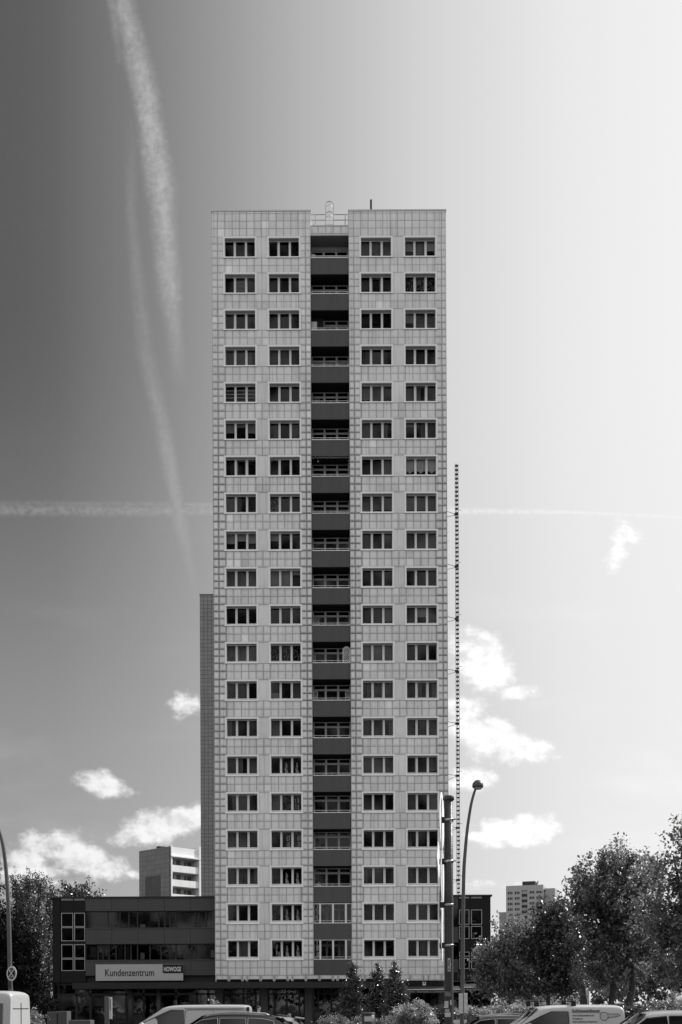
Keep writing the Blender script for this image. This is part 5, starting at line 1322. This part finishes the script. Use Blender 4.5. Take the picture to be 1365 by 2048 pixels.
ab = empty('pavement_board', (TP(922, 40), 40, 0), 'pale pavement board of the bakery at the foot of the curved lamp', 'board'); 
MB().box(-.42, .22, 0, .05, .5, H(2041, 40)).build('panel', M['sticker'], ab, bevel=.01); text('lettering', 'Bork', -.32, -.01, H(2041, 40) - .3, .42, M['letter_dark'], ab, h=.2)
for s_ in (-1, 1): MB().box(s_ * .25 - .12, s_ * .25 - .08, 0, .4, 0, .52).build('leg', M['dark_metal'], ab)
pn_ = empty('notice_board', (TP(1170, 60), 60, 0), 'small notice board on two posts under the trees at the right', 'notice board')
MB().box(-.24, .24, -.03, .03, H(2008, 60), H(1982, 60)).build('panel', M['curtain_light'], pn_, bevel=.01)
for s_ in (-1, 1): MB().tube([(s_ * .22, .04, 0), (s_ * .22, .04, H(1980, 60))], .03, 8).build('post', M['pole'], pn_)

# ------------------------------------------------------------------ people
def person(x, y, z0, h, label, shirt='shirt', trousers='trousers', rz=0, arm=.15, seed=1, bald=False):
    o = empty('person', (x, y, z0), label, 'person', rz=rz); k = h / 1.75
    def skin(name, verts, edges, rad, m, parent, sub=1):
        me = bpy.data.meshes.new(name); me.from_pydata([tuple(Vector(v) * k) for v in verts], edges, []); me.materials.append(m)
        ob = link(name, me, parent); md = ob.modifiers.new('skin', 'SKIN'); ob.modifiers.new('subdivision', 'SUBSURF').levels = sub; ob.modifiers['subdivision'].render_levels = 2
        for i, v in enumerate(me.skin_vertices[0].data): v.radius = (rad[i][0] * k, rad[i][1] * k); v.use_root = (i == 0)
        md.use_smooth_shade = True; return ob
    V_ = [(0, 0, .95), (0, .01, 1.12), (0, .0, 1.36), (0, 0, 1.47), (0, -.01, 1.56), (0, -.015, 1.66), (0, -.01, 1.73),
          (.19, 0, 1.40), (.24, .02, 1.14), (.22, -.10 - arm, .94 + arm), (.21, -.15 - arm, .87 + arm), (-.19, 0, 1.40), (-.24, .03, 1.12), (-.25, -.04, .88), (-.25, -.06, .79),
          (.09, 0, .88), (.10, -.02, .50), (.11, .03, .09), (.12, -.10, .03), (-.09, 0, .88), (-.11, 0, .50), (-.12, .04, .09), (-.13, -.09, .03)]
    Ed = [(0, 1), (1, 2), (2, 3), (3, 4), (4, 5), (5, 6), (2, 7), (7, 8), (8, 9), (9, 10), (2, 11), (11, 12), (12, 13), (13, 14), (0, 15), (15, 16), (16, 17), (17, 18), (0, 19), (19, 20), (20, 21), (21, 22)]
    Rr = [(.15, .11), (.14, .10), (.17, .11), (.06, .06), (.07, .085), (.085, .105), (.06, .07), (.055, .055), (.042, .042), (.032, .032), (.035, .02), (.055, .055), (.042, .042), (.032, .032), (.035, .02), (.09, .09), (.06, .065), (.042, .045), (.045, .03), (.09, .09), (.06, .065), (.042, .045), (.045, .03)]
    b = skin('body', V_, Ed, Rr, M['skin'], o)
    skin('shirt', [(0, 0, .96), (0, .01, 1.12), (0, 0, 1.37), (0, 0, 1.44), (.19, 0, 1.40), (.225, .01, 1.22), (-.19, 0, 1.40), (-.225, .015, 1.21)], [(0, 1), (1, 2), (2, 3), (2, 4), (4, 5), (2, 6), (6, 7)], [(.175, .13), (.165, .12), (.19, .13), (.07, .07), (.075, .075), (.065, .065), (.075, .075), (.065, .065)], M[shirt], b)
    skin('trousers', [(0, 0, .93), (.09, 0, .86), (.10, -.02, .50), (.11, .03, .12), (-.09, 0, .86), (-.11, 0, .50), (-.12, .04, .12)], [(0, 1), (1, 2), (2, 3), (0, 4), (4, 5), (5, 6)], [(.17, .125), (.11, .11), (.08, .085), (.06, .065), (.11, .11), (.08, .085), (.06, .065)], M[trousers], b)
    hm = MB(); hm.lathe([(.001, .105), (.05, .095), (.085, .06), (.098, .01), (.094, -.03), (.085, -.05)], (0, .012, 1.685), 14); hm.v = [(a * k, c * 1.12 * k, d * k) for a, c, d in hm.v]; hm.build('hair', M['hair'], b, True)
    fm = MB(); 
    fm.tube([(0, -.105, 1.67), (0, -.135, 1.645), (0, -.11, 1.635)], [.008, .014, .01], 6); fm.tube([(-.025, -.103, 1.605), (.025, -.103, 1.605)], .006, 5)
    for s_ in (-1, 1): fm.lathe([(.001, -.012), (.012, 0), (.001, .012)], (s_ * .034, -.1, 1.68), 8); fm.lathe([(.004, -.03), (.018, 0), (.004, .03)], (s_ * .088, .0, 1.66), 8)
    fm.v = [tuple(Vector(v) * k) for v in fm.v]; fm.build('face', M['skin'], b, True)
    hd_ = MB()
    for sx_, wr0 in ((1, Vector((.21, -.15 - arm, .87 + arm))), (-1, Vector((-.25, -.06, .79)))):
        for f in range(5):
            L_ = [.06, .078, .085, .08, .062][f]; ofs = (f - 2) * .017
            p0 = wr0 + Vector((.004 * sx_, ofs, -.02 + (.03 if f == 0 else 0))); p1 = p0 + Vector((-.01 * sx_, -.02 if f == 0 else 0, -L_ * .55)); p2 = p1 + Vector((-.018 * sx_, 0, -L_ * .45)); hd_.tube([p0, p1, p2], [.009, .008, .006], 6)
    hd_.v = [tuple(Vector(v) * k) for v in hd_.v]; hd_.build('fingers', M['skin'], b, True)
    return o
person(TP(517.5, 56), 56, .12, 1.72, 'person with short hair walking behind the black car', 'curtain', 'trousers', radians(60))
q_ = bal(637, 17, .9); person(q_.x, q_.y, q_.z - 1.27 + .12, 1.62, 'person in a pale top standing on a low balcony', 'shirt', 'trousers', 0)
person(TP(982, 66), 66, .12, 1.78, 'person behind the hedge, nearer the office building', 'shirt', 'trousers', radians(-40))
person(TP(993.5, 66.5), 66.5, .12, 1.80, 'person behind the hedge, nearer the street tree', 'curtain_light', 'trousers', radians(140))
